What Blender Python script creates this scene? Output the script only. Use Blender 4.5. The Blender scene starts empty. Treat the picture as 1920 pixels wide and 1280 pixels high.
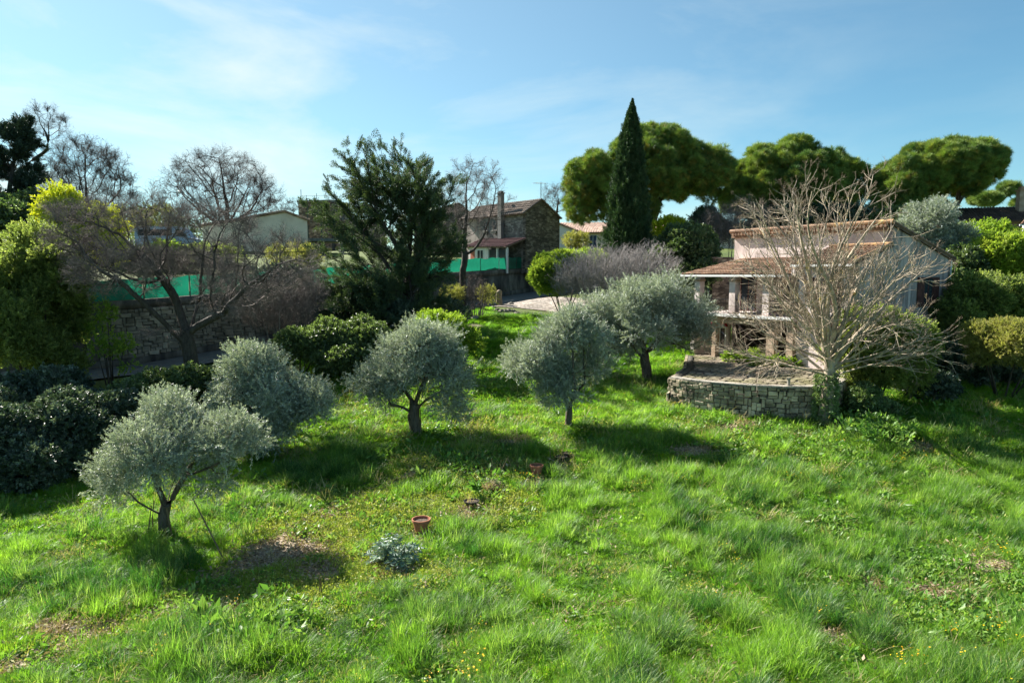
import bpy, math, random, zlib
import numpy as np
R = math.radians
PI = math.pi
rng = np.random.default_rng(7)
random.seed(7)
scene = bpy.context.scene
# ------------------------------------------------------------------ camera
CAMZ = 7.5
PITCH = R(5.6)
F = 1280.0
cam_d = bpy.data.cameras.new('camera')
cam = bpy.data.objects.new('camera', cam_d)
scene.collection.objects.link(cam)
cam.location = (0, 0, CAMZ)
cam.rotation_euler = (PI/2 - PITCH, 0, 0)
cam_d.sensor_width = 36
cam_d.lens = 24
cam_d.clip_end = 9000
scene.camera = cam
# ------------------------------------------------------------------ sky and sun
SUN_AZ = R(-50)      # clockwise from +Y
SUN_EL = R(37)
w = bpy.data.worlds.new('World')
scene.world = w
w.use_nodes = True
nt = w.node_tree
nt.nodes.clear()
N = nt.nodes.new
L = nt.links.new
sky = N('ShaderNodeTexSky')
sky.sky_type = 'NISHITA'
sky.sun_disc = False
sky.sun_elevation = SUN_EL
sky.sun_rotation = SUN_AZ
sky.altitude = 100
sky.air_density = 1.0
sky.dust_density = 0.3
sky.ozone_density = 3.0
tc = N('ShaderNodeTexCoord')
mp = N('ShaderNodeMapping')
mp.inputs['Scale'].default_value = (1.0, 1.0, 3.2)
mp.inputs['Rotation'].default_value = (R(12), R(-16), R(30))
L(tc.outputs['Generated'], mp.inputs['Vector'])
n1 = N('ShaderNodeTexNoise'); n1.inputs['Scale'].default_value = 2.1; n1.inputs['Detail'].default_value = 9
n1.inputs['Roughness'].default_value = .58; n1.inputs['Distortion'].default_value = .6
L(mp.outputs[0], n1.inputs['Vector'])
cr = N('ShaderNodeValToRGB')
cr.color_ramp.elements[0].position = .42; cr.color_ramp.elements[0].color = (.25, .25, .25, 1)
cr.color_ramp.elements[1].position = .70; cr.color_ramp.elements[1].color = (1, 1, 1, 1)
L(n1.outputs['Fac'], cr.inputs['Fac'])
# thin cloud veil is denser towards the sun's side of the sky
dp = N('ShaderNodeVectorMath'); dp.operation = 'DOT_PRODUCT'
L(tc.outputs['Generated'], dp.inputs[0])
dp.inputs[1].default_value = (math.sin(SUN_AZ+R(6))*math.cos(R(14)), math.cos(SUN_AZ+R(6))*math.cos(R(14)), math.sin(R(14)))
mr = N('ShaderNodeMapRange'); mr.inputs['From Min'].default_value = .35; mr.inputs['From Max'].default_value = 1.0
mr.inputs['To Min'].default_value = .14; mr.inputs['To Max'].default_value = 1.0
L(dp.outputs['Value'], mr.inputs['Value'])
mm = N('ShaderNodeMath'); mm.operation = 'MULTIPLY'
L(cr.outputs['Color'], mm.inputs[0]); L(mr.outputs[0], mm.inputs[1])
tint = N('ShaderNodeMix'); tint.data_type = 'RGBA'; tint.blend_type = 'MULTIPLY'
tint.inputs['Factor'].default_value = 1.0
tint.inputs['B'].default_value = (0.56, 0.86, 0.84, 1)
L(sky.outputs[0], tint.inputs['A'])
mx = N('ShaderNodeMix'); mx.data_type = 'RGBA'
L(mm.outputs[0], mx.inputs['Factor'])
L(tint.outputs['Result'], mx.inputs['A'])
mx.inputs['B'].default_value = (5.4, 6.0, 5.7, 1)
bg = N('ShaderNodeBackground')
bg.inputs['Strength'].default_value = .05
L(mx.outputs['Result'], bg.inputs['Color'])
wo = N('ShaderNodeOutputWorld')
L(bg.outputs[0], wo.inputs['Surface'])
sd = bpy.data.lights.new('sun', 'SUN')
sd.energy = 4.4
sd.angle = R(.6)
sd.color = (1.0, .95, .86)
so = bpy.data.objects.new('sun', sd)
scene.collection.objects.link(so)
tosun = (math.sin(SUN_AZ)*math.cos(SUN_EL), math.cos(SUN_AZ)*math.cos(SUN_EL), math.sin(SUN_EL))
from mathutils import Vector, Matrix
so.rotation_euler = Vector(tosun).to_track_quat('Z', 'Y').to_euler()
so.location = (-40, 40, 60)
scene.view_settings.view_transform = 'Standard'
scene.view_settings.look = 'None'
scene.view_settings.exposure = 1.8
scene.view_settings.gamma = 1

# ------------------------------------------------------------------ helpers
COL = scene.collection
cp, sp = math.cos(PITCH), math.sin(PITCH)
def at(px, py, Y):
    """point seen at photo pixel (px, py) of the 1920x1280 photo, at distance Y in front"""
    a = (px-960)/F; b = (640-py)/F
    dx, dy, dz = a, cp+b*sp, -sp+b*cp
    t = Y/dy
    return np.array([dx*t, Y, CAMZ+dz*t])
def tag(o, label=None, cat=None, group=None, kind=None):
    global rng
    if label: rng = np.random.default_rng(zlib.crc32(label.encode()))      # each thing keeps its own shape
    if label: o['label'] = label
    if cat: o['category'] = cat
    if group: o['group'] = group
    if kind: o['kind'] = kind
    return o
def empty(name, loc, rz=0):
    o = bpy.data.objects.new(name, None)
    COL.objects.link(o)
    o.location = tuple(float(v) for v in loc); o.rotation_euler = (0, 0, rz)
    o.empty_display_size = .3
    return o
def link(name, me, mat=None, parent=None, smooth=False, loc=None):
    o = bpy.data.objects.new(name, me)
    COL.objects.link(o)
    if mat is not None and len(me.materials) == 0: me.materials.append(mat)
    if parent is not None: o.parent = parent
    if loc is not None: o.location = loc
    if smooth: me.shade_smooth()
    return o
def mesh_np(name, V, Q=None, T=None):
    """mesh from numpy verts, quads, tris"""
    me = bpy.data.meshes.new(name)
    V = np.asarray(V, dtype=np.float32)
    loops = []; starts = []; n = 0
    if Q is not None and len(Q):
        Q = np.asarray(Q, dtype=np.int32); loops.append(Q.ravel()); starts.append(np.arange(len(Q))*4); n += len(Q)*4
    if T is not None and len(T):
        T = np.asarray(T, dtype=np.int32); loops.append(T.ravel()); starts.append(n+np.arange(len(T))*3)
    loops = np.concatenate(loops).astype(np.int32); starts = np.concatenate(starts).astype(np.int32)
    me.vertices.add(len(V)); me.vertices.foreach_set('co', V.ravel())
    me.loops.add(len(loops)); me.loops.foreach_set('vertex_index', loops)
    me.polygons.add(len(starts)); me.polygons.foreach_set('loop_start', starts)
    me.update(calc_edges=True)
    me.validate()
    return me
class MB:
    """collects boxes, prisms and tubes into one mesh"""
    def __init__(s): s.v = []; s.f = []
    def add(s, vs, fs):
        b = len(s.v); s.v += [tuple(float(c) for c in v) for v in vs]; s.f += [tuple(b+i for i in f) for f in fs]; return s
    def box(s, x0, x1, y0, y1, z0, z1):
        return s.add([(x0,y0,z0),(x1,y0,z0),(x1,y1,z0),(x0,y1,z0),(x0,y0,z1),(x1,y0,z1),(x1,y1,z1),(x0,y1,z1)],
                     [(0,3,2,1),(4,5,6,7),(0,1,5,4),(1,2,6,5),(2,3,7,6),(3,0,4,7)])
    def prism(s, poly, axis, a, b):
        """poly of 2D points extruded along axis from a to b; axis 'x': poly=(y,z); 'y': (x,z); 'z': (x,y)"""
        n = len(poly)
        def P(p, t): return {'x': (t, p[0], p[1]), 'y': (p[0], t, p[1]), 'z': (p[0], p[1], t)}[axis]
        vs = [P(p, a) for p in poly]+[P(p, b) for p in poly]
        fs = [tuple(range(n))[::-1], tuple(range(n, 2*n))]
        fs += [(i, (i+1) % n, n+(i+1) % n, n+i) for i in range(n)]
        return s.add(vs, fs)
    def tube(s, pts, rad, k=6, cap=True):
        pts = [Vector(p) for p in pts]
        if not isinstance(rad, (list, tuple)): rad = [rad]*len(pts)
        rings = []
        for i, p in enumerate(pts):
            d = (pts[min(i+1, len(pts)-1)]-pts[max(i-1, 0)]).normalized()
            a = d.cross(Vector((.31, .17, .93)) if abs(d.z) < .9 else Vector((1, .1, 0))).normalized(); b = d.cross(a)
            rings.append([p+(a*math.cos(2*PI*j/k)+b*math.sin(2*PI*j/k))*rad[i] for j in range(k)])
        vs = [v for r in rings for v in r]; fs = []
        for i in range(len(pts)-1):
            for j in range(k): fs.append((i*k+j, i*k+(j+1) % k, (i+1)*k+(j+1) % k, (i+1)*k+j))
        if cap: fs += [tuple(range(k))[::-1], tuple(range(len(vs)-k, len(vs)))]
        return s.add(vs, fs)
    def lathe(s, prof, k=16, c=(0, 0, 0)):
        vs = [(c[0]+r*math.cos(2*PI*j/k), c[1]+r*math.sin(2*PI*j/k), c[2]+z) for r, z in prof for j in range(k)]
        fs = [(i*k+j, i*k+(j+1) % k, (i+1)*k+(j+1) % k, (i+1)*k+j) for i in range(len(prof)-1) for j in range(k)]
        return s.add(vs, fs)
    def build(s, name, mat, parent=None, smooth=False, loc=None):
        me = bpy.data.meshes.new(name); me.from_pydata(s.v, [], s.f); me.update()
        return link(name, me, mat, parent, smooth, loc)
# smooth value noise in numpy
_tab = rng.random((64, 64))
def vnoise(x, y, s, seed=0):
    x = np.asarray(x, float)/s+seed*7.31; y = np.asarray(y, float)/s+seed*3.77
    xi = np.floor(x).astype(int); yi = np.floor(y).astype(int); fx = x-xi; fy = y-yi
    fx = fx*fx*(3-2*fx); fy = fy*fy*(3-2*fy)
    g = lambda a, b: _tab[a % 64, b % 64]
    return (g(xi, yi)*(1-fx)+g(xi+1, yi)*fx)*(1-fy)+(g(xi, yi+1)*(1-fx)+g(xi+1, yi+1)*fx)*fy
def fbm(x, y, s, seed=0):
    return .55*vnoise(x, y, s, seed)+.28*vnoise(x, y, s/2.1, seed+1)+.17*vnoise(x, y, s/4.3, seed+2)

# ------------------------------------------------------------------ materials
def mat_base(name):
    m = bpy.data.materials.new(name); m.use_nodes = True
    n = m.node_tree; n.nodes.clear()
    o = n.nodes.new('ShaderNodeOutputMaterial')
    return m, n, o
def ramp(n, stops):
    r = n.nodes.new('ShaderNodeValToRGB'); e = r.color_ramp.elements
    while len(e) > 1: e.remove(e[0])
    e[0].position = stops[0][0]; e[0].color = (*stops[0][1], 1)
    for p, c in stops[1:]:
        q = e.new(p); q.color = (*c, 1)
    return r
def leaf_mat(name, ca, cb, cc=None, rough=.5, transl=.35, tcol=1.6, spec=.3, noise=1.2):
    """tint attribute runs ca -> cb; instance randomness adds cc"""
    m, n, o = mat_base(name); nn = n.nodes.new; l = n.links.new
    at_ = nn('ShaderNodeAttribute'); at_.attribute_type = 'INSTANCER'; at_.attribute_name = 'tint'
    r1 = ramp(n, [(0, ca), (1, cb)]); l(at_.outputs['Fac'], r1.inputs[0])
    oi = nn('ShaderNodeObjectInfo')
    mixc = nn('ShaderNodeMix'); mixc.data_type = 'RGBA'
    mr_ = nn('ShaderNodeMapRange'); mr_.inputs['From Min'].default_value = .55; mr_.inputs['To Max'].default_value = .9
    l(oi.outputs['Random'], mr_.inputs['Value']); l(mr_.outputs[0], mixc.inputs['Factor'])
    l(r1.outputs[0], mixc.inputs['A']); mixc.inputs['B'].default_value = (*(cc or cb), 1)
    gi = nn('ShaderNodeNewGeometry')
    vr = nn('ShaderNodeMapRange'); vr.inputs['To Min'].default_value = .65; vr.inputs['To Max'].default_value = 1.35
    l(gi.outputs['Random Per Island'], vr.inputs['Value'])
    hs = nn('ShaderNodeHueSaturation'); l(mixc.outputs['Result'], hs.inputs['Color']); l(vr.outputs[0], hs.inputs['Value'])
    p = nn('ShaderNodeBsdfPrincipled'); p.inputs['Roughness'].default_value = rough
    p.inputs['Specular IOR Level'].default_value = spec
    l(hs.outputs[0], p.inputs['Base Color'])
    t = nn('ShaderNodeBsdfTranslucent')
    mu = nn('ShaderNodeMix'); mu.data_type = 'RGBA'; mu.blend_type = 'MULTIPLY'; mu.inputs['Factor'].default_value = 1
    mu.inputs['B'].default_value = (tcol*1.1, tcol*1.15, tcol*.55, 1); l(hs.outputs[0], mu.inputs['A']); l(mu.outputs['Result'], t.inputs['Color'])
    ms = nn('ShaderNodeMixShader'); ms.inputs[0].default_value = transl
    l(p.outputs[0], ms.inputs[1]); l(t.outputs[0], ms.inputs[2]); l(ms.outputs[0], o.inputs[0])
    return m
def noise_mat(name, stops, scale=3, detail=8, rough=.85, stretch=(1, 1, 1), bump=.3, bscale=20, stops2=None, scale2=.7, mixamt=.5, coords='Object', rand=0, spec=.3, metallic=0, roughn=.6):
    m, n, o = mat_base(name); nn = n.nodes.new; l = n.links.new
    tc_ = nn('ShaderNodeTexCoord')
    if coords == 'World':
        g = nn('ShaderNodeNewGeometry'); src = g.outputs['Position']
    else: src = tc_.outputs[coords]
    mp_ = nn('ShaderNodeMapping'); mp_.inputs['Scale'].default_value = stretch; l(src, mp_.inputs[0])
    ns = nn('ShaderNodeTexNoise'); ns.inputs['Scale'].default_value = scale; ns.inputs['Detail'].default_value = detail; ns.inputs['Roughness'].default_value = roughn
    l(mp_.outputs[0], ns.inputs['Vector'])
    r1 = ramp(n, stops); l(ns.outputs['Fac'], r1.inputs[0]); col = r1.outputs[0]
    if stops2:
        n2 = nn('ShaderNodeTexNoise'); n2.inputs['Scale'].default_value = scale2; n2.inputs['Detail'].default_value = 6
        l(src, n2.inputs['Vector']); r2 = ramp(n, stops2); l(n2.outputs['Fac'], r2.inputs[0])
        mx_ = nn('ShaderNodeMix'); mx_.data_type = 'RGBA'; mx_.inputs['Factor'].default_value = mixamt
        l(col, mx_.inputs['A']); l(r2.outputs[0], mx_.inputs['B']); col = mx_.outputs['Result']
    if rand:
        oi = nn('ShaderNodeObjectInfo'); gi = nn('ShaderNodeNewGeometry')
        ad = nn('ShaderNodeMath'); ad.operation = 'ADD'; l(oi.outputs['Random'], ad.inputs[0]); l(gi.outputs['Random Per Island'], ad.inputs[1])
        fr = nn('ShaderNodeMath'); fr.operation = 'FRACT'; l(ad.outputs[0], fr.inputs[0])
        vr = nn('ShaderNodeMapRange'); vr.inputs['To Min'].default_value = 1-rand; vr.inputs['To Max'].default_value = 1+rand
        l(fr.outputs[0], vr.inputs['Value'])
        hs = nn('ShaderNodeHueSaturation'); l(col, hs.inputs['Color']); l(vr.outputs[0], hs.inputs['Value']); col = hs.outputs[0]
    p = nn('ShaderNodeBsdfPrincipled'); p.inputs['Roughness'].default_value = rough; p.inputs['Specular IOR Level'].default_value = spec
    p.inputs['Metallic'].default_value = metallic
    l(col, p.inputs['Base Color'])
    if bump:
        nb = nn('ShaderNodeTexNoise'); nb.inputs['Scale'].default_value = bscale; nb.inputs['Detail'].default_value = 5
        l(mp_.outputs[0], nb.inputs['Vector'])
        b = nn('ShaderNodeBump'); b.inputs['Strength'].default_value = bump; b.inputs['Distance'].default_value = .05
        l(nb.outputs['Fac'], b.inputs['Height']); l(b.outputs[0], p.inputs['Normal'])
    l(p.outputs[0], o.inputs[0])
    return m
def rubble_mat(name, stops, mortar=(.1, .09, .08), sx=3.0, sz=6.5, edge=.06):
    """far masonry: Voronoi cells flattened into courses"""
    m, n, o = mat_base(name); nn = n.nodes.new; l = n.links.new
    tc_ = nn('ShaderNodeTexCoord'); mp_ = nn('ShaderNodeMapping'); mp_.inputs['Scale'].default_value = (sx, sx, sz)
    l(tc_.outputs['Object'], mp_.inputs[0])
    v = nn('ShaderNodeTexVoronoi'); v.inputs['Scale'].default_value = 1; l(mp_.outputs[0], v.inputs['Vector'])
    v2 = nn('ShaderNodeTexVoronoi'); v2.feature = 'DISTANCE_TO_EDGE'; v2.inputs['Scale'].default_value = 1; l(mp_.outputs[0], v2.inputs['Vector'])
    sh = nn('ShaderNodeSeparateColor'); l(v.outputs['Color'], sh.inputs[0])
    r1 = ramp(n, stops); l(sh.outputs[0], r1.inputs[0])
    e = nn('ShaderNodeMapRange'); e.inputs['From Max'].default_value = edge; l(v2.outputs['Distance'], e.inputs['Value'])
    mx_ = nn('ShaderNodeMix'); mx_.data_type = 'RGBA'; l(e.outputs[0], mx_.inputs['Factor'])
    mx_.inputs['A'].default_value = (*mortar, 1); l(r1.outputs[0], mx_.inputs['B'])
    ns = nn('ShaderNodeTexNoise'); ns.inputs['Scale'].default_value = .7; l(tc_.outputs['Object'], ns.inputs['Vector'])
    vr = nn('ShaderNodeMapRange'); vr.inputs['From Min'].default_value = .3; vr.inputs['From Max'].default_value = .7; vr.inputs['To Min'].default_value = .55; vr.inputs['To Max'].default_value = 1.25; l(ns.outputs['Fac'], vr.inputs['Value'])
    hs = nn('ShaderNodeHueSaturation'); l(mx_.outputs['Result'], hs.inputs['Color']); l(vr.outputs[0], hs.inputs['Value'])
    p = nn('ShaderNodeBsdfPrincipled'); p.inputs['Roughness'].default_value = .9; l(hs.outputs[0], p.inputs['Base Color'])
    b = nn('ShaderNodeBump'); b.inputs['Distance'].default_value = .05; b.inputs['Strength'].default_value = .8
    l(e.outputs[0], b.inputs['Height']); l(b.outputs[0], p.inputs['Normal'])
    l(p.outputs[0], o.inputs[0])
    return m
def plain(name, c, rough=.6, spec=.4, metallic=0):
    return noise_mat(name, [(0, tuple(x*.85 for x in c)), (1, tuple(min(1, x*1.12) for x in c))], scale=6, rough=rough, bump=.05, spec=spec, metallic=metallic)
M = {}
M['bark_dark'] = noise_mat('bark_dark', [(.3, (.025, .020, .016)), (.7, (.085, .072, .058))], scale=5, stretch=(2, 2, .5), bump=.9, bscale=9)
M['bark_grey'] = noise_mat('bark_grey', [(.3, (.10, .085, .07)), (.7, (.30, .27, .23))], scale=5, stretch=(2, 2, .6), bump=.8, bscale=9)
M['bark_olive'] = noise_mat('bark_olive', [(.3, (.05, .04, .03)), (.7, (.16, .13, .10))], scale=7, stretch=(2, 2, .5), bump=1, bscale=11)
M['bark_lichen'] = noise_mat('bark_lichen', [(.30, (.13, .10, .08)), (.48, (.33, .27, .205)), (.60, (.48, .40, .29)), (.68, (.42, .33, .10))], scale=2.6, stretch=(1, 1, 1), bump=.8, bscale=12, coords='World')
M['bark_pine'] = noise_mat('bark_pine', [(.3, (.05, .035, .025)), (.7, (.16, .11, .08))], scale=4, stretch=(2, 2, .6), bump=.9, bscale=7)
M['twig_grey'] = noise_mat('twig_grey', [(.3, (.09, .072, .066)), (.7, (.22, .19, .17))], scale=3, bump=0, coords='World')
M['twig_dark'] = noise_mat('twig_dark', [(.3, (.045, .035, .032)), (.7, (.11, .09, .08))], scale=3, bump=0, coords='World')
M['twig_silver'] = noise_mat('twig_silver', [(.3, (.20, .18, .17)), (.7, (.42, .39, .37))], scale=3, bump=0, coords='World')
M['twig_pale'] = noise_mat('twig_pale', [(.3, (.17, .125, .095)), (.6, (.34, .265, .19)), (.70, (.36, .28, .08))], scale=1.6, bump=0, coords='World')
# leaves
M['olive_leaf'] = leaf_mat('olive_leaf', (.13, .165, .13), (.34, .385, .34), (.52, .56, .53), rough=.42, transl=.25, tcol=1.15, spec=.5)
M['pine_leaf'] = leaf_mat('pine_leaf', (.055, .12, .035), (.21, .30, .06), (.27, .31, .07), rough=.55, transl=.16, tcol=1.7)
M['pine_dry'] = leaf_mat('pine_dry', (.10, .13, .03), (.22, .23, .045), (.34, .25, .05), rough=.55, transl=.18, tcol=1.6)
M['cypress_leaf'] = leaf_mat('cypress_leaf', (.018, .044, .020), (.05, .10, .036), (.06, .10, .04), rough=.6, transl=.15, tcol=1.3)
M['cedar_leaf'] = leaf_mat('cedar_leaf', (.020, .046, .030), (.075, .115, .055), (.10, .13, .045), rough=.6, transl=.22, tcol=1.4)
M['spruce_leaf'] = leaf_mat('spruce_leaf', (.018, .034, .026), (.04, .065, .042), (.05, .075, .05), rough=.6, transl=.1, tcol=1.2)
M['thuja_leaf'] = leaf_mat('thuja_leaf', (.08, .15, .025), (.24, .32, .05), (.28, .32, .06), rough=.6, transl=.5, tcol=1.7)
M['laurel_leaf'] = leaf_mat('laurel_leaf', (.032, .062, .025), (.10, .145, .05), (.15, .20, .09), rough=.36, transl=.38, tcol=1.6, spec=.7)
M['blue_leaf'] = leaf_mat('blue_leaf', (.030, .056, .034), (.085, .125, .075), (.20, .25, .20), rough=.42, transl=.2, tcol=1.3, spec=.5)
M['green_leaf'] = leaf_mat('green_leaf', (.070, .105, .035), (.19, .235, .075), (.26, .29, .11), rough=.45, transl=.5, tcol=1.8)
M['bright_leaf'] = leaf_mat('bright_leaf', (.10, .18, .025), (.24, .33, .045), (.30, .37, .06), rough=.45, transl=.45, tcol=1.7)
M['yellow_leaf'] = leaf_mat('yellow_leaf', (.22, .30, .02), (.62, .62, .03), (.70, .66, .05), rough=.6, transl=.35, tcol=1.2)
M['tan_leaf'] = leaf_mat('tan_leaf', (.12, .15, .04), (.30, .30, .09), (.36, .32, .15), rough=.55, transl=.42, tcol=1.4)
M['ivy_leaf'] = leaf_mat('ivy_leaf', (.06, .11, .035), (.17, .25, .09), (.25, .32, .15), rough=.4, transl=.25, tcol=1.6, spec=.6)
M['grass_leaf'] = leaf_mat('grass_leaf', (.055, .140, .018), (.22, .36, .030), (.12, .29, .024), rough=.5, transl=.5, tcol=1.9, spec=.35)
M['grass_blue'] = leaf_mat('grass_blue', (.032, .105, .022), (.16, .29, .036), (.26, .36, .11), rough=.45, transl=.48, tcol=1.8, spec=.4)
M['weed_leaf'] = leaf_mat('weed_leaf', (.06, .14, .03), (.14, .26, .045), (.22, .32, .09), rough=.45, transl=.35, tcol=1.6)
M['lime_leaf'] = leaf_mat('lime_leaf', (.17, .27, .03), (.34, .38, .06), (.30, .36, .05), rough=.5, transl=.45, tcol=1.5)
M['straw_leaf'] = leaf_mat('straw_leaf', (.30, .24, .12), (.50, .42, .24), (.42, .38, .16), rough=.7, transl=.3, tcol=1.1)
M['moss_leaf'] = leaf_mat('moss_leaf', (.18, .26, .045), (.34, .37, .08), (.42, .38, .14), rough=.6, transl=.3, tcol=1.3)
M['silver_leaf'] = leaf_mat('silver_leaf', (.10, .16, .12), (.22, .30, .24), (.30, .38, .32), rough=.45, transl=.2, tcol=1.3)
M['dry_leaf'] = leaf_mat('dry_leaf', (.16, .11, .07), (.36, .27, .18), (.42, .33, .24), rough=.8, transl=.2, tcol=1.2)
M['flower'] = leaf_mat('flower', (.75, .50, .01), (.85, .62, .02), (.80, .40, .02), rough=.6, transl=.3, tcol=1)
# ------------------------------------------------------------------ instancing for foliage and grass
def template(name, V, Q=None, T=None, mat=None):
    me = mesh_np(name, V, Q, T)
    if mat is not None: me.materials.append(mat)
    return bpy.data.objects.new(name, me)          # source shape only; never placed in the scene
_groups = {}
def scatter_group(tmpls):
    key = tuple(t.name for t in tmpls)
    if key in _groups: return _groups[key]
    g = bpy.data.node_groups.new('foliage_'+tmpls[0].name, 'GeometryNodeTree')
    g.interface.new_socket('Geometry', in_out='INPUT', socket_type='NodeSocketGeometry')
    g.interface.new_socket('Geometry', in_out='OUTPUT', socket_type='NodeSocketGeometry')
    n = g.nodes.new; l = g.links.new
    gi = n('NodeGroupInput'); go = n('NodeGroupOutput')
    iop = n('GeometryNodeInstanceOnPoints'); l(gi.outputs[0], iop.inputs['Points'])
    jn = n('GeometryNodeJoinGeometry')
    for t in tmpls:
        oi = n('GeometryNodeObjectInfo'); oi.inputs['Object'].default_value = t; oi.inputs['As Instance'].default_value = True
        l(oi.outputs['Geometry'], jn.inputs[0])
    l(jn.outputs[0], iop.inputs['Instance'])
    if len(tmpls) > 1: iop.inputs['Pick Instance'].default_value = True
    def na(nm, typ):
        a = n('GeometryNodeInputNamedAttribute'); a.data_type = typ; a.inputs['Name'].default_value = nm; return a.outputs['Attribute']
    l(na('idx', 'INT'), iop.inputs['Instance Index'])
    er = n('FunctionNodeEulerToRotation'); l(na('rot', 'FLOAT_VECTOR'), er.inputs[0]); l(er.outputs[0], iop.inputs['Rotation'])
    l(na('scl', 'FLOAT_VECTOR'), iop.inputs['Scale'])
    l(iop.outputs[0], go.inputs[0])
    _groups[key] = g
    return g
def scatter(name, P, rot, scl, tmpls, tint=None, parent=None, kind='stuff', loc=(0, 0, 0), idx=None):
    P = np.asarray(P, dtype=np.float32); n = len(P)
    me = bpy.data.meshes.new(name)
    me.vertices.add(n); me.vertices.foreach_set('co', (P-np.array(loc, dtype=np.float32)).ravel())
    scl = np.asarray(scl, dtype=np.float32)
    if scl.ndim == 1: scl = np.repeat(scl[:, None], 3, 1)
    a = me.attributes.new('rot', 'FLOAT_VECTOR', 'POINT'); a.data.foreach_set('vector', np.asarray(rot, dtype=np.float32).ravel())
    a = me.attributes.new('scl', 'FLOAT_VECTOR', 'POINT'); a.data.foreach_set('vector', scl.ravel())
    if idx is None: idx = rng.integers(0, len(tmpls), n)
    a = me.attributes.new('idx', 'INT', 'POINT'); a.data.foreach_set('value', np.asarray(idx, dtype=np.int32))
    if tint is None: tint = rng.random(n)
    a = me.attributes.new('tint', 'FLOAT', 'POINT'); a.data.foreach_set('value', np.clip(tint, 0, 1).astype(np.float32))
    o = bpy.data.objects.new(name, me); COL.objects.link(o); o.location = tuple(float(c) for c in loc)
    if parent is not None: o.parent = parent; o.location = (0, 0, 0)
    for t in tmpls:
        m_ = t.data.materials[0]
        if m_.name not in me.materials: me.materials.append(m_)
    md = o.modifiers.new('foliage', 'NODES'); md.node_group = scatter_group(tmpls)
    if kind: o['kind'] = kind
    return o
def dir_rot(D):
    """euler for templates growing along +X, random spin"""
    D = D/np.maximum(np.linalg.norm(D, axis=1, keepdims=True), 1e-6)
    el = np.arcsin(np.clip(D[:, 2], -1, 1)); az = np.arctan2(D[:, 1], D[:, 0])
    return np.stack([rng.random(len(D))*2*PI, -el, az], 1)
def unit(n):
    d = rng.normal(size=(n, 3)); return d/np.linalg.norm(d, axis=1, keepdims=True)
def leaf_quads(base, d, ln, wd, fold=.25):
    """folded rhombus leaves: arrays base(n,3), dir(n,3), length(n), width(n)"""
    n = len(base); d = d/np.linalg.norm(d, axis=1, keepdims=True)
    s = np.cross(d, unit(n)); s /= np.linalg.norm(s, axis=1, keepdims=True)
    u = np.cross(s, d)
    mid = base+d*ln[:, None]*.45
    V = np.stack([base, mid+s*wd[:, None]*.5+u*wd[:, None]*fold, base+d*ln[:, None], mid-s*wd[:, None]*.5+u*wd[:, None]*fold], 1).reshape(-1, 3)
    i = np.arange(n)*4
    T = np.concatenate([np.stack([i, i+1, i+2], 1), np.stack([i, i+2, i+3], 1)])
    return V, T
def sprig(name, mat, n=18, L_=1.0, leaf=.22, width=.25, spread=.9, start=.0, k=3):
    out = []
    for q in range(k):
        t = rng.uniform(start, 1, n)*L_
        bend = rng.normal(0, .12, 3)
        base = np.stack([t, bend[1]*t*t, bend[2]*t*t], 1)+rng.normal(0, .03, (n, 3))
        d = np.array([1, 0, 0])+unit(n)*spread*rng.uniform(.7, 1.2, (n, 1))
        V, T = leaf_quads(base, d, leaf*rng.uniform(.7, 1.3, n), leaf*width*rng.uniform(.8, 1.2, n))
        out.append(template(f'{name}_{q}', V, T=T, mat=mat))
    return out
def tuft(name, mat, n=34, width=.05, spread=1.0, k=2):
    out = []
    for q in range(k):
        base = rng.normal(0, .08, (n, 3)); d = np.array([.9, 0, 0])+unit(n)*spread
        V, T = leaf_quads(base, d, rng.uniform(.7, 1.1, n), np.full(n, width))
        out.append(template(f'{name}_{q}', V, T=T, mat=mat))
    return out
def spray(name, mat, k=3, n=9, leaf=.2, w=.085):
    """flat feathery conifer spray along +X"""
    out = []
    for q in range(k):
        B = []; D = []; LN = []
        for i in range(n):
            t = (i+.5)/n; ln = .55*(1-t)**.7+.12
            for s in (-1, 1):
                a = s*R(rng.uniform(28, 45)); dd = np.array([math.cos(a), math.sin(a), rng.normal(0, .22)])
                m = max(2, int(ln/.13))
                for j in range(m):
                    B.append(np.array([t, 0, 0])+dd*ln*(j/m)); D.append(dd+rng.normal(0, .25, 3)); LN.append(leaf*rng.uniform(.8, 1.3))
        for i in range(5): B.append(np.array([i*.2, 0, 0])); D.append(np.array([1, 0, 0])+rng.normal(0, .15, 3)); LN.append(.26)
        V, T = leaf_quads(np.array(B), np.array(D), np.array(LN), np.full(len(B), w))
        out.append(template(f'{name}_{q}', V, T=T, mat=mat))
    return out
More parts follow.
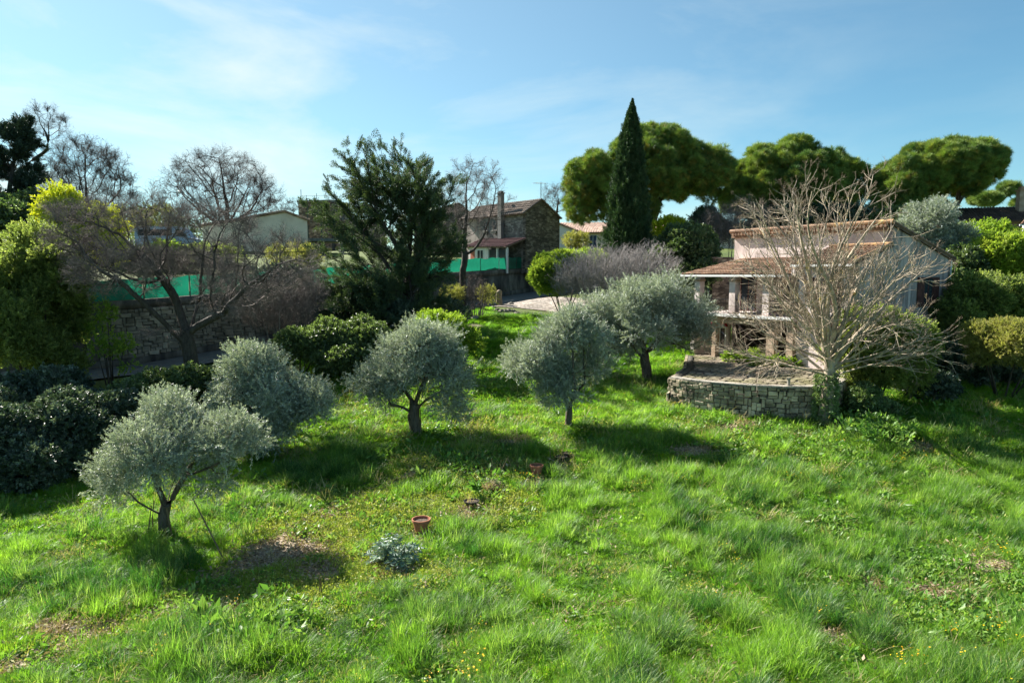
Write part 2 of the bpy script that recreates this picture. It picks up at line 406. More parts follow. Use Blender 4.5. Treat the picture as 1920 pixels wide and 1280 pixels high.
# ------------------------------------------------------------------ branches
def tubes(P, par, rad, sel=None, k=4):
    """tube mesh for tree skeleton edges (par[i] -> i)"""
    n = len(P); idx = np.where(par >= 0)[0]
    D = np.zeros_like(P); D[idx] = P[idx]-P[par[idx]]
    ln = np.linalg.norm(D, axis=1, keepdims=True); D = D/np.maximum(ln, 1e-6)
    root = np.where(par < 0)[0]; D[root] = (0, 0, 1)
    main = np.full(n, -1); best = np.zeros(n)
    for i in idx:
        p = par[i]
        if rad[i] > best[p]: best[p] = rad[i]; main[p] = i
    if sel is not None: idx = idx[sel[idx]]
    p = par[idx]; ismain = main[p] == idx
    r0 = np.where(ismain, rad[p], np.minimum(rad[p], rad[idx]*1.25)); r1 = rad[idx]
    d0 = np.where(ismain[:, None], D[p], D[idx]); d1 = D[idx]
    def ring(c, d, r):
        ref = np.where(np.abs(d[:, 2:3]) < .93, np.array([[.05, .03, 1.0]]), np.array([[1.0, .07, 0]]))
        a = np.cross(d, ref); a /= np.maximum(np.linalg.norm(a, axis=1, keepdims=True), 1e-6); b = np.cross(d, a)
        an = np.arange(k)*2*PI/k
        return c[:, None, :]+(a[:, None, :]*np.cos(an)[None, :, None]+b[:, None, :]*np.sin(an)[None, :, None])*r[:, None, None]
    A = ring(P[p], d0, r0); B = ring(P[idx]+D[idx]*r1[:, None]*.3, d1, r1)
    V = np.concatenate([A, B], 1).reshape(-1, 3); m = len(idx)
    o = (np.arange(m)*2*k)[:, None]; j = np.arange(k)[None, :]; j2 = (j+1) % k
    Q = np.stack([o+j, o+j2, o+k+j2, o+k+j], 2).reshape(-1, 4)
    return V, Q
def pipe(P, par, tip=.012, e=2.3, trunk=None):
    n = len(P); acc = np.zeros(n)
    r = np.zeros(n)
    for i in range(n-1, -1, -1):
        if acc[i] == 0: acc[i] = tip**e
        if par[i] >= 0: acc[par[i]] += acc[i]
    r = acc**(1/e)
    if trunk:
        f = math.log(trunk/tip)/math.log(max(r[0]/tip, 1.01)); r = tip*(r/tip)**f
    return r
def colonize(att, start, step=.4, kill=.7, infl=4, iters=120, wob=.15, trop=(0, 0, .05), limbs=0, limb_len=.9, limb_el=(35, 65)):
    P = [np.array(s, float) for s in start]; par = list(range(-1, len(start)-1)); top = len(P)-1
    for i in range(limbs):
        az = 2*PI*i/limbs+rng.normal(0, .3); el = R(rng.uniform(*limb_el)); d = np.array([math.cos(az)*math.cos(el), math.sin(az)*math.cos(el), math.sin(el)])
        cur = max(0, top-(i % 2)); m = max(2, int(limb_len/step))
        for j in range(m):
            d = d+rng.normal(0, .12, 3); d /= np.linalg.norm(d); P.append(P[cur]+d*step); par.append(cur); cur = len(P)-1
    att = np.array(att, float); A = np.array(P)
    dist = np.linalg.norm(att[:, None]-A[None], axis=2); near = dist.argmin(1); nd = dist.min(1)
    alive = np.ones(len(att), bool); trop = np.array(trop)
    for it in range(iters):
        act = alive & (nd < infl)
        if not act.any(): break
        nodes = near[act]; Pn = np.array(P)
        dv = att[act]-Pn[nodes]; dv /= np.maximum(np.linalg.norm(dv, axis=1, keepdims=True), 1e-6)
        u, inv = np.unique(nodes, return_inverse=True)
        S = np.zeros((len(u), 3)); np.add.at(S, inv, dv)
        S += rng.normal(0, wob, S.shape)*np.maximum(1, np.linalg.norm(S, axis=1, keepdims=True)*.6)
        S /= np.maximum(np.linalg.norm(S, axis=1, keepdims=True), 1e-6); S += trop
        S /= np.linalg.norm(S, axis=1, keepdims=True)
        new = Pn[u]+S*step; b = len(P)
        P += list(new); par += list(u)
        ia = np.where(alive)[0]
        d2 = np.linalg.norm(att[ia][:, None]-new[None], axis=2); m = d2.argmin(1); md = d2.min(1)
        better = md < nd[ia]; near[ia[better]] = b+m[better]; nd[ia[better]] = md[better]
        alive &= nd > kill
        if len(P) > 9000: break
    return np.array(P), np.array(par)
def in_blobs(blobs, n, top=0.0, shell=0.0):
    """random points inside ellipsoids (cx,cy,cz,rx,ry,rz)"""
    B = np.array(blobs, float); vol = B[:, 3]*B[:, 4]*B[:, 5]; pk = rng.choice(len(B), n, p=vol/vol.sum())
    u = unit(n)*(rng.uniform(shell, 1, n)**(1/3))[:, None]
    return B[pk, :3]+u*B[pk, 3:]
def blob_surface(blobs, n, depth=.35, deep=.72, up=.35, flat=0.0, shoot=0.0):
    """points in the outer shell of a union of ellipsoids and their outward directions"""
    B = np.array(blobs, float); area = (B[:, 3]*B[:, 4]+B[:, 3]*B[:, 5]+B[:, 4]*B[:, 5])
    P = []; D = []; C = []; tot = 0
    for rep in range(6):
        m = int(n*1.3)
        pk = rng.choice(len(B), m, p=area/area.sum()); u = unit(m)
        r = 1-depth*rng.random(m)**1.6+shoot*rng.random(m)**7
        p = B[pk, :3]+u*r[:, None]*B[pk, 3:]
        q = np.full(m, 9.0)
        for bi in range(len(B)):
            dd = np.linalg.norm((p-B[bi, :3])/B[bi, 3:], axis=1); dd[pk == bi] = 9; q = np.minimum(q, dd)
        keep = q > deep
        d = u/B[pk, 3:]; d /= np.linalg.norm(d, axis=1, keepdims=True)
        P.append(p[keep]); D.append(d[keep]); C.append(pk[keep]); tot += keep.sum()
        if tot >= n: break
    P = np.concatenate(P)[:n]; D = np.concatenate(D)[:n]; C = np.concatenate(C)[:n]
    D = D+np.array([0, 0, up])+rng.normal(0, .45, D.shape)
    return P, D, C
def clumpify(blobs, k, r, jitter=.25, upper=-1.0, squash=.8, var=(.5, 1.45)):
    """cover ellipsoids with k smaller puffs of radius about r"""
    out = []
    B = np.array(blobs, float); area = (B[:, 3]*B[:, 4]+B[:, 3]*B[:, 5]+B[:, 4]*B[:, 5]); pr = area/area.sum()
    while len(out) < k:
        b = B[rng.choice(len(B), p=pr)]; u = unit(1)[0]
        if u[2] < upper: continue
        s = 1-rng.random()*jitter
        rr = r*rng.uniform(*var)
        c = b[:3]+u*np.maximum(b[3:]-rr*.5, b[3:]*.3)*s
        out.append((*c, rr, rr, rr*squash))
    return out
def px_blob(px, py, rx, ry, Y, depth=None):
    c = at(px, py, Y); s = Y/F
    return (*c, rx*s, (depth or rx*s), ry*s)
def foliage(name, parent, blobs, n, size, tmpls, depth=.4, up=.35, sky_tint=True, tintf=.5, squash=None, deep=.72, ls=None, kind='stuff', shoot=.25):
    P, D, C = blob_surface(blobs, n, depth=depth, up=up, deep=deep, shoot=shoot)
    ct = rng.random(len(blobs))[C]
    tint = np.clip(.5*ct+.5*rng.random(len(P))+(tintf-.5), 0, 1)
    s = size*rng.uniform(.7, 1.3, len(P))
    loc = (0, 0, 0)
    if parent is not None: P = P-np.array(parent.location)
    return scatter(name, P, dir_rot(D), s, tmpls, tint, parent, kind)
def skeleton_obj(parent, P, par, rad, bark, twig, thr=.05, names=('trunk', 'branches'), k=(7, 3)):
    P = P-np.array(parent.location)
    s1 = rad > thr
    # keep the trunk connected: an edge belongs by its child radius
    for nm, sel, m_, kk in ((names[0], s1, bark, k[0]), (names[1], ~s1, twig, k[1])):
        if sel[par >= 0].sum() == 0: continue
        V, Q = tubes(P, par, rad, sel, kk)
        if len(V): link(nm, mesh_np(nm, V, Q), m_, parent, smooth=True)
def grow(S, start, d, length, r0, r1, level, seg=.3, wob=.08, trop=0.0, kids=None):
    """append a branch to skeleton S={'P','par','r','lv','d'}; returns node ids"""
    d = np.array(d, float); d /= np.linalg.norm(d); cur = start; ids = []
    n = max(2, int(length/seg)); st = length/n
    wv = rng.normal(0, wob*.5, 3)
    for i in range(n):
        t = (i+1)/n
        wv = wv*.8+rng.normal(0, wob, 3)*.6
        d = d+wv+np.array([0, 0, trop*st]); d /= np.linalg.norm(d)
        S['P'].append(S['P'][cur]+d*st); S['par'].append(cur); S['r'].append(r0+(r1-r0)*t); S['lv'].append(level); S['d'].append(d.copy())
        cur = len(S['P'])-1; ids.append(cur)
    return ids
def side_dir(d, ang):
    d = d/np.linalg.norm(d); v = unit(1)[0]; s = np.cross(d, v); s /= np.linalg.norm(s)
    return d*math.cos(ang)+s*math.sin(ang)
def skel(start, d0=(0, 0, 1), r=.1):
    return {'P': [np.array(start, float)], 'par': [-1], 'r': [r], 'lv': [0], 'd': [np.array(d0, float)]}
def arr(S): return np.array(S['P']), np.array(S['par']), np.array(S['r']), np.array(S['lv']), np.array(S['d'])
# twig templates for bare trees
def twigs(name, mat, k=3, r=.012, n1=7, ang=(28, 55), curl=.5, len1=.55):
    out = []
    for q in range(k):
        S = skel((0, 0, 0), (1, 0, 0), r)
        m = grow(S, 0, (1, 0, 0), 1.0, r, r*.45, 0, seg=.14, wob=.09, trop=0)
        for j in range(n1):
            a = m[min(len(m)-1, int(rng.uniform(.1, .95)*len(m)))]
            t = S['P'][a][0]
            b = grow(S, a, side_dir(S['d'][a], R(rng.uniform(*ang))), len1*rng.uniform(.5, 1)*(1.15-t*.6), r*.6, r*.3, 1, seg=.14, wob=.10)
            for z in range(2):
                c = b[rng.integers(0, len(b))]
                grow(S, c, side_dir(S['d'][c], R(rng.uniform(*ang))), .22*rng.uniform(.5, 1.2), r*.4, r*.25, 2, seg=.11, wob=.08)
        P, par, rad, _, _ = arr(S)
        V, Q = tubes(P, par, rad, None, 3)
        out.append(template(f'{name}_{q}', V, Q, mat=mat))
    return out
T_ = {}
T_['olive'] = sprig('olive_sprig', M['olive_leaf'], n=30, leaf=.20, width=.26, spread=.85, k=4)
T_['silver'] = sprig('silver_sprig', M['silver_leaf'], n=26, leaf=.45, width=.3, spread=.8, k=2)
T_['laurel'] = sprig('laurel_sprig', M['laurel_leaf'], n=22, leaf=.30, width=.45, spread=1.1, k=3)
T_['blue'] = sprig('dark_sprig', M['blue_leaf'], n=22, leaf=.30, width=.5, spread=1.1, k=3)
T_['green'] = sprig('green_sprig', M['green_leaf'], n=26, leaf=.26, width=.42, spread=1.0, k=3)
T_['bright'] = sprig('bright_sprig', M['bright_leaf'], n=26, leaf=.28, width=.45, spread=1.0, k=3)
T_['yellow'] = sprig('yellow_sprig', M['yellow_leaf'], n=28, leaf=.24, width=.5, spread=1.1, k=3)
T_['tan'] = sprig('tan_sprig', M['tan_leaf'], n=28, leaf=.22, width=.4, spread=.8, k=3)
T_['ivy'] = sprig('ivy_sprig', M['ivy_leaf'], n=20, leaf=.30, width=.8, spread=1.3, k=3)
T_['dry'] = sprig('dry_sprig', M['dry_leaf'], n=16, leaf=.30, width=.3, spread=1.2, k=2)
T_['pine'] = tuft('pine_tuft', M['pine_leaf'], n=46, width=.05, spread=.8, k=4)
T_['pdry'] = tuft('old_pine_tuft', M['pine_dry'], n=36, width=.045, spread=1.0, k=2)
T_['cyp'] = spray('cypress_spray', M['cypress_leaf'], k=3, n=7, leaf=.22, w=.10)
T_['cedar'] = spray('cedar_spray', M['cedar_leaf'], k=3, n=8, leaf=.2, w=.075)
T_['spruce'] = spray('spruce_spray', M['spruce_leaf'], k=3, n=7, leaf=.22, w=.08)
T_['thuja'] = spray('thuja_spray', M['thuja_leaf'], k=3, n=7, leaf=.22, w=.09)
T_['tw_d'] = twigs('dark_twig', M['twig_dark'], r=.011)
T_['tw_g'] = twigs('grey_twig', M['twig_grey'], r=.013)
T_['tw_s'] = twigs('silver_twig', M['twig_silver'], r=.015, n1=6)
T_['tw_p'] = twigs('pale_twig', M['twig_pale'], r=.017, n1=4, ang=(25, 45), len1=.45)
# ------------------------------------------------------------------ terrain
WALL = np.array([(-52, 27, 4.8, .9), (-40, 31, 5.2, 1.3), (-30, 35.3, 5.6, 1.7), (-22.2, 40, 6.0, 2.2), (-13.5, 48, 6.7, 3.5), (-5.9, 58, 7.6, 4.9), (2.1, 68, 8.15, 5.8), (8, 75.5, 8.8, 6.6), (16, 86, 9.6, 8.2)])
def wallinfo(x, y):
    """signed distance in front of the lane wall (+ towards the lane), road z, wall top z, arc parameter"""
    x = np.atleast_1d(np.asarray(x, float)); y = np.atleast_1d(np.asarray(y, float))
    best = np.full(x.shape, 1e9); sg = np.zeros(x.shape); zr = np.zeros(x.shape); zt = np.zeros(x.shape)
    for i in range(len(WALL)-1):
        a = WALL[i, :2]; b = WALL[i+1, :2]; d = b-a; L2 = d@d
        t = ((x-a[0])*d[0]+(y-a[1])*d[1])/L2; tc_ = np.clip(t, 0, 1)
        qx = a[0]+tc_*d[0]; qy = a[1]+tc_*d[1]; dist = np.hypot(x-qx, y-qy)
        cr_ = d[0]*(y-a[1])-d[1]*(x-a[0])
        m = dist < best
        best = np.where(m, dist, best); sg = np.where(m, -np.sign(cr_), sg)
        zr = np.where(m, WALL[i, 3]+(WALL[i+1, 3]-WALL[i, 3])*tc_, zr); zt = np.where(m, WALL[i, 2]+(WALL[i+1, 2]-WALL[i, 2])*tc_, zt)
    return best*sg, zr, zt
CL = [(-60, -20, 0), (0, -20, 0), (60, -20, 0), (-25, 5, 0), (0, 5, 0), (25, 5, 0), (-20, 12, 0), (-10, 14, 0), (0, 14, 0), (10, 14, 0), (20, 12, .1),
      (-10, 19.8, 0), (-3, 19, 0), (4, 19, 0), (12, 19, .15), (20, 20, .5), (-16, 21, .2), (-4.2, 28.5, .8), (2.4, 29, .95), (-4, 24, .35), (3, 24, .4),
      (8, 24.5, .55), (13, 28.2, 1.15), (7.3, 31.2, 1.3), (10, 28.4, 1.1), (14, 25, .7), (22, 28, 1.2), (24, 33, 2.2), (28, 40, 3.6), (19, 31, 1.8),
      (7.2, 38, 1.65), (-.5, 34, 1.5), (-1.3, 42, 3.3), (-2.4, 50, 4.3), (0, 57, 5.1), (3.5, 55, 4.8), (9, 51, 4.2), (9, 45, 3.0), (-15.5, 32.5, 1.2),
      (-20, 27, .6), (-8, 33, 1.3), (-7, 40, 2.7), (-10, 44, 2.9), (-6, 48, 3.9), (-30, 22, .4), (-34, 28, .9), (16, 50, 4.6), (24, 50, 5.2), (35, 50, 5), (20, 60, 6.4), (8, 62, 6.0), (40, 65, 7.5), (35, 25, 1.5),
      (60, 40, 4), (25, 72, 8), (10, 72, 6.8), (60, 70, 8), (16, 78, 8), (30, 90, 10.5), (60, 90, 10.5), (22, 100, 11.5), (60, 130, 11.5), (-60, 5, 0), (60, 5, .5), (13, 36, 2.3), (17, 42, 2.7)]
CU = [(-52, 28, 5), (-40, 31.5, 5.2), (-30, 36, 5.7), (-22, 41, 6.2), (-13, 49, 6.8), (-5, 59, 7.7), (2.5, 69, 8.3), (9, 77, 8.9), (-31, 60, 9.5), (-22, 66, 9.6), (-15, 62, 8.9), (-5, 68, 8.8), (-2, 64, 8.6),
      (-60, 50, 8), (-60, 80, 10), (-30, 90, 10.5), (0, 90, 10.4), (8, 88, 10.3), (0, 120, 11.5), (-40, 130, 11.5), (15, 100, 11.3), (30, 120, 11.5), (-60, 130, 11)]
def rbf(C):
    C = np.array(C, float); A = C[:, :2]; n = len(A)
    K = np.linalg.norm(A[:, None]-A[None], axis=2)
    Mx = np.zeros((n+3, n+3)); Mx[:n, :n] = K; Mx[:n, n] = 1; Mx[:n, n+1:] = A; Mx[n, :n] = 1; Mx[n+1:, :n] = A.T
    sol = np.linalg.solve(Mx, np.concatenate([C[:, 2], [0, 0, 0]]))
    def f(x, y):
        x = np.asarray(x, float); y = np.asarray(y, float); out = sol[n]+sol[n+1]*x+sol[n+2]*y
        for i in range(n): out = out+sol[i]*np.hypot(x-A[i, 0], y-A[i, 1])
        return out
    return f
f_low, f_up = rbf(CL), rbf(CU)
# house frame: local x along the facade (left to right), y to the back
HO = np.array([11.5, 42.2]); HA = math.atan2(-.84, .54)
def house_xy(lx, ly):
    c, s = math.cos(HA), math.sin(HA); return HO[0]+lx*c-ly*s, HO[1]+lx*s+ly*c
TZ = 2.6
TERR = [(7.46, 31.8), (7.95, 31.15), (9.0, 30.2), (10.3, 29.4), (11.8, 28.95), (12.9, 29.0), (13.7, 29.35), (14.6, 30.1), (15.4, 31.2), (16.2, 32.9), (17.2, 34.6), (20.5, 36.5), (26, 40.2), (21.0, 46.5), (12.0, 45.5), (11.2, 43.0), (9.2, 35.8)]
def in_poly(x, y, poly):
    x = np.asarray(x, float); y = np.asarray(y, float); c = np.zeros(x.shape, bool); n = len(poly)
    for i in range(n):
        x0, y0 = poly[i]; x1, y1 = poly[(i+1) % n]
        with np.errstate(divide='ignore', invalid='ignore'):
            h = ((y0 > y) != (y1 > y)) & (x < (x1-x0)*(y-y0)/((y1-y0) if y1 != y0 else 1e-9)+x0)
        c ^= h
    return c
def shrink(poly, d):
    c = np.mean(poly, axis=0); return [tuple(np.array(p)+(c-np.array(p))/np.linalg.norm(c-np.array(p))*d) for p in poly]
TERR_IN = shrink(TERR, .7)
def H(x, y):
    x = np.atleast_1d(np.asarray(x, float)); y = np.atleast_1d(np.asarray(y, float))
    d, zr, zt = wallinfo(x, y)
    xc = np.clip(x, -60, 60); yc = np.clip(y, -20, 130)
    low = f_low(xc, yc); up = f_up(xc, yc)
    bump = (fbm(x, y, 2.2, 3)-.5)*.28+(fbm(x, y, .8, 5)-.5)*.10
    low = np.where(yc < 16, np.clip(low, -.3, .3), low)+bump*np.clip((60-y)/20, .3, 1)
    t = np.clip((d-4.5)/2.5, 0, 1); t = t*t*(3-2*t)
    nearroad = (zr-.07)*(1-t)+low*t
    z = np.where(d > 0, nearroad, np.where(d < -.55, up+bump, zr-.07))
    z = np.where(in_poly(x, y, TERR_IN), TZ-.25, z)
    far = np.clip((y-130)/1500, 0, 1)+np.clip((np.abs(x)-60)/1500, 0, 1)
    return z-far*12
def h1(x, y): return float(H(x, y)[0])
def on(px, py, Y=30):
    """ground point seen at photo pixel"""
    lo, hi = 9.0, 120.0
    ys = np.linspace(lo, hi, 1500); a = at(px, py, 1.0); b = at(px, py, 2.0)-a
    xs = a[0]+b[0]*(ys-1); zs = a[2]+b[2]*(ys-1); g = H(xs, ys)
    k = np.argmax(zs < g)
    return np.array([xs[k], ys[k], g[k]])
def graded(a, b, st, fa, fb):
    core = np.arange(a, b+1e-6, st); out = [core]; s = st; v = b; hi = []
    while v < fb: s *= 1.28; v += s; hi.append(v)
    s = st; v = a; lo = []
    while v > fa: s *= 1.28; v -= s; lo.append(v)
    return np.concatenate([lo[::-1], core, hi])
gx = graded(-34, 34, .34, -4000, 4000); gy = graded(9, 80, .34, -60, 5000)
GX, GY = np.meshgrid(gx, gy); GZ = H(GX.ravel(), GY.ravel())
V = np.stack([GX.ravel(), GY.ravel(), GZ], 1); nx, ny = len(gx), len(gy)
ii = (np.arange(ny-1)[:, None]*nx+np.arange(nx-1)[None]).ravel()
M['ground'] = noise_mat('ground_soil_and_moss', [(.30, (.050, .036, .020)), (.45, (.055, .075, .014)), (.60, (.10, .14, .02)), (.74, (.20, .17, .085))], scale=.9, detail=10, bump=1.0, bscale=9, coords='World', stops2=[(.35, (.05, .09, .015)), (.65, (.13, .17, .03))], scale2=.25, mixamt=.45)
GROUND_ME = mesh_np('ground', V, np.stack([ii, ii+1, ii+nx+1, ii+nx], 1))
g = link('ground', GROUND_ME, M['ground'], smooth=True)
tag(g, kind='structure')

# strips draped along a line
def strip(name, line, z_of, w0, w1, mat, nseg=80, nacross=6, lift=.0, thick=0):
    line = np.array(line, float); seg = np.linalg.norm(np.diff(line, axis=0), axis=1); s = np.concatenate([[0], np.cumsum(seg)])
    t = np.linspace(0, s[-1], nseg); X = np.interp(t, s, line[:, 0]); Y = np.interp(t, s, line[:, 1])
    for _ in range(3):
        X[1:-1] = (X[:-2]+X[1:-1]*2+X[2:])/4; Y[1:-1] = (Y[:-2]+Y[1:-1]*2+Y[2:])/4
    dx = np.gradient(X); dy = np.gradient(Y); l_ = np.hypot(dx, dy); nx_ = dy/l_; ny_ = -dx/l_
    u = np.linspace(w0, w1, nacross)
    PX = X[:, None]+nx_[:, None]*u; PY = Y[:, None]+ny_[:, None]*u
    PZ = z_of(PX.ravel(), PY.ravel())+lift
    Vv = np.stack([PX.ravel(), PY.ravel(), PZ], 1)
    i_ = (np.arange(nseg-1)[:, None]*nacross+np.arange(nacross-1)[None]).ravel()
    return link(name, mesh_np(name, Vv, np.stack([i_, i_+1, i_+nacross+1, i_+nacross], 1)), mat, smooth=True)
M['asphalt'] = noise_mat('asphalt', [(.3, (.10, .10, .10)), (.7, (.19, .185, .18))], scale=2, bump=.3, bscale=60, coords='World')
M['drive'] = rubble_mat('drive_setts', [(0, (.24, .20, .165)), (.5, (.36, .305, .26)), (1, (.46, .41, .36))], mortar=(.16, .13, .10), sx=3.0, sz=3.0, edge=.07)
tag(strip('road', WALL[:, :2], lambda x, y: wallinfo(x, y)[1], .2, 4.6, M['asphalt'], lift=.03), kind='structure')
tag(strip('driveway', [(-1.6, 58), (1.5, 57.2), (5, 55), (10, 51), (13, 48)], lambda x, y: H(x, y), -3.6, 2.6, M['drive'], nseg=50, nacross=22, lift=.06), kind='structure')

# ------------------------------------------------------------------ stones: a few shared shapes
def stone_mesh(name, mat, seed):
    r = np.random.default_rng(seed); v = []
    for y, sc in ((0, 1.0), (-.82, .97), (-1.0, .80)):          # y = -1 is the face
        for x, z in ((-.5, -.5), (.5, -.5), (.5, .5), (-.5, .5)):
            v.append((x*sc+r.normal(0, .035), y+r.normal(0, .05), z*sc+r.normal(0, .045)))
    f = []
    for k in (0, 4):
        for j in range(4): f.append((k+j, k+(j+1) % 4, k+4+(j+1) % 4, k+4+j))
    f += [(8, 9, 10, 11)]
    me = bpy.data.meshes.new(name); me.from_pydata(v, [], f); me.update(); me.materials.append(mat)
    return me
M['stone_warm'] = noise_mat('stone_warm', [(.25, (.15, .12, .08)), (.5, (.38, .32, .23)), (.75, (.56, .48, .35))], scale=2.2, bump=.6, bscale=12, rand=.5, coords='World', stops2=[(.42, (.13, .105, .075)), (.6, (.46, .38, .26))], scale2=1.6, mixamt=.5)
M['stone_grey'] = noise_mat('stone_grey', [(.3, (.16, .14, .11)), (.7, (.40, .36, .29))], scale=2.2, bump=.6, bscale=10, rand=.35, coords='World', stops2=[(.42, (.05, .05, .04)), (.6, (.34, .31, .26))], scale2=.5, mixamt=.4)
M['mortar'] = noise_mat('mortar', [(.3, (.045, .04, .033)), (.7, (.11, .10, .08))], scale=4, bump=.6, coords='World')
M['coping'] = noise_mat('coping', [(.3, (.22, .20, .17)), (.7, (.42, .38, .32))], scale=3, bump=.4, bscale=20, coords='World')
SW = [stone_mesh('stone', M['stone_warm'], s) for s in range(10)]
SG = [stone_mesh('stone', M['stone_grey'], 50+s) for s in range(10)]
def wall_stones(parent, path, z0f, z1f, rows, wmean, meshes, depth=.09, skip=None, limit=None, proud=.0, s_from=0, s_to=None, gap=.92):
    """courses of irregular stones on the outer face of a wall path (list of xy), outward = right of travel"""
    path = np.array(path, float); seg = np.linalg.norm(np.diff(path, axis=0), axis=1); s = np.concatenate([[0], np.cumsum(seg)])
    tot = s_to or s[-1]; base = np.array(parent.location); cnt = 0
    hs = np.random.default_rng(5).uniform(.75, 1.25, rows); hs = np.cumsum(np.concatenate([[0], hs/hs.sum()]))
    rest = []; tall = {}
    def bnd(r_, c): return 0 if r_ in (0, rows) else .55/rows*(vnoise(c*2.3, r_*5.1, 1.0, 3)-.5)
    for r_ in range(rows):
        t = s_from+rng.uniform(0, wmean*.5)
        while t < tot-.08:
            w_ = wmean*rng.choice([rng.uniform(.4, .8), rng.uniform(.8, 1.25), rng.uniform(1.2, 1.9)]); c = t+w_/2; t0_ = t; t += w_
            hit = [iv for iv in tall.get(r_, []) if t0_ < iv[1]-.02 and t > iv[0]+.02]
            if hit:
                if t0_ < hit[0][0]-.10: t = hit[0][0]; w_ = t-t0_; c = t0_+w_/2
                else: t = hit[0][1]; continue
            if c > tot: break
            x = np.interp(c, s, path[:, 0]); y = np.interp(c, s, path[:, 1]); k = min(np.searchsorted(s, c)-1, len(seg)-1); k = max(k, 0)
            dx, dy = (path[k+1]-path[k])/seg[k]; nx_, ny_ = dy, -dx
            z0, z1 = z0f(x, y), z1f(x, y); top_r = r_+1
            if r_ < rows-2 and rng.random() < .16 and .5*wmean < w_ < 1.5*wmean: top_r = r_+2; tall.setdefault(r_+1, []).append((t0_, t))
            za = z0+(z1-z0)*(hs[r_]+bnd(r_, c)); zb = z0+(z1-z0)*(hs[top_r]+bnd(top_r, c))
            if zb-za < .03: continue
            split = 2 if (rng.random() < .22 and zb-za > .13) else 1
            for q in range(split):
                hh = (zb-za)/split; zc = za+hh*(q+.5)+rng.normal(0, .008)
                mt = Matrix.Translation((x-base[0]+nx_*proud, y-base[1]+ny_*proud, zc-base[2])) @ Matrix.Rotation(math.atan2(dy, dx), 4, 'Z') @ Matrix.Rotation(rng.normal(0, .03), 4, 'Y') @ Matrix.Diagonal((w_*gap, depth*rng.uniform(.7, 1.3), hh*gap, 1))
                if limit is None or cnt < limit:
                    o = bpy.data.objects.new('stone', meshes[rng.integers(0, len(meshes))]); COL.objects.link(o); o.parent = parent; o.matrix_local = mt
                    cnt += 1
                else: rest.append((meshes[rng.integers(0, len(meshes))], mt))
    if rest:
        mb = MB()
        for me, mt in rest: mb.add([mt @ v.co for v in me.vertices], [tuple(p.vertices) for p in me.polygons])
        o = mb.build('rubble_stones', meshes[0].materials[0], parent); o['kind'] = 'stuff'
    return cnt

# ------------------------------------------------------------------ lane retaining wall with netting fence
def strip_solid(name, path, z0f, z1f, off0, off1, mat, parent=None, n=60, base=(0, 0, 0)):
    path = np.array(path, float); seg = np.linalg.norm(np.diff(path, axis=0), axis=1); s = np.concatenate([[0], np.cumsum(seg)])
    t = np.unique(np.concatenate([np.linspace(0, s[-1], n), s])); X = np.interp(t, s, path[:, 0]); Y = np.interp(t, s, path[:, 1])
    dx = np.gradient(X, t); dy = np.gradient(Y, t); l_ = np.hypot(dx, dy); nx_ = dy/l_; ny_ = -dx/l_; m = len(t)
    V = []
    for u, zf in ((off0, z0f), (off0, z1f), (off1, z1f), (off1, z0f)):
        V.append(np.stack([X+nx_*u, Y+ny_*u, np.array([zf(a, b) for a, b in zip(X, Y)])], 1))
    V = np.concatenate(V)-np.array(base); Q = []
    for a, b in ((0, 1), (1, 2), (2, 3), (3, 0)):
        for i in range(m-1): Q.append((a*m+i, b*m+i, b*m+i+1, a*m+i+1))
    Q += [(0, 3*m, 2*m, m), (m-1, 2*m-1, 3*m-1, 4*m-1)]
    return link(name, mesh_np(name, V, Q), mat, parent)
wz = lambda x, y: float(wallinfo(x, y)[1][0]); wt = lambda x, y: float(wallinfo(x, y)[2][0])
M['wall_stain'] = noise_mat('stained_render', [(.35, (.035, .032, .03)), (.55, (.11, .10, .085)), (.72, (.26, .24, .20))], scale=1.3, stretch=(1, 1, .28), bump=.4, bscale=12, coords='World', detail=10)
lane = empty('lane_retaining_wall', (-22.2, 40, 2.2))
tag(lane, 'long stone retaining wall with dark stained right end, along the upper side of the lane', 'wall')
lb = np.array(lane.location)
strip_solid('wall_body', WALL[:8, :2], lambda x, y: wz(x, y)-.8, lambda x, y: wt(x, y)-.5, -.45, 0, M['wall_stain'], lane, base=lb)
strip_solid('coping_band', WALL[:8, :2], lambda x, y: wt(x, y)-.497, wt, -.40, .05, M['wall_stain'], lane, base=lb)
strip_solid('footing', WALL[2:8, :2], lambda x, y: wz(x, y)-.3, lambda x, y: wz(x, y)+.42, .003, .16, M['wall_stain'], lane, base=lb)
wall_stones(lane, [(-23.8, 39.04), (-22.2, 40), (-13.5, 48)], lambda x, y: wz(x, y)+.42, lambda x, y: wt(x, y)-.52, 15, .42, SG, depth=.10, limit=295, gap=.9)
M['net'] = None
m_, n_, o_ = mat_base('green_netting')
p_ = n_.nodes.new('ShaderNodeBsdfPrincipled'); p_.inputs['Base Color'].default_value = (.010, .17, .115, 1); p_.inputs['Roughness'].default_value = .6
t_ = n_.nodes.new('ShaderNodeBsdfTranslucent'); t_.inputs['Color'].default_value = (.012, .24, .14, 1)
x_ = n_.nodes.new('ShaderNodeMixShader'); x_.inputs[0].default_value = .28
_g = n_.nodes.new('ShaderNodeNewGeometry'); _n = n_.nodes.new('ShaderNodeTexNoise'); _n.inputs['Scale'].default_value = 1.6; n_.links.new(_g.outputs['Position'], _n.inputs['Vector'])
_r = ramp(n_, [(.35, (.006, .085, .055)), (.6, (.012, .16, .10)), (.75, (.04, .23, .15))]); n_.links.new(_n.outputs['Fac'], _r.inputs[0]); n_.links.new(_r.outputs[0], p_.inputs['Base Color'])
n_.links.new(p_.outputs[0], x_.inputs[1]); n_.links.new(t_.outputs[0], x_.inputs[2]); n_.links.new(x_.outputs[0], o_.inputs[0])
M['net'] = m_
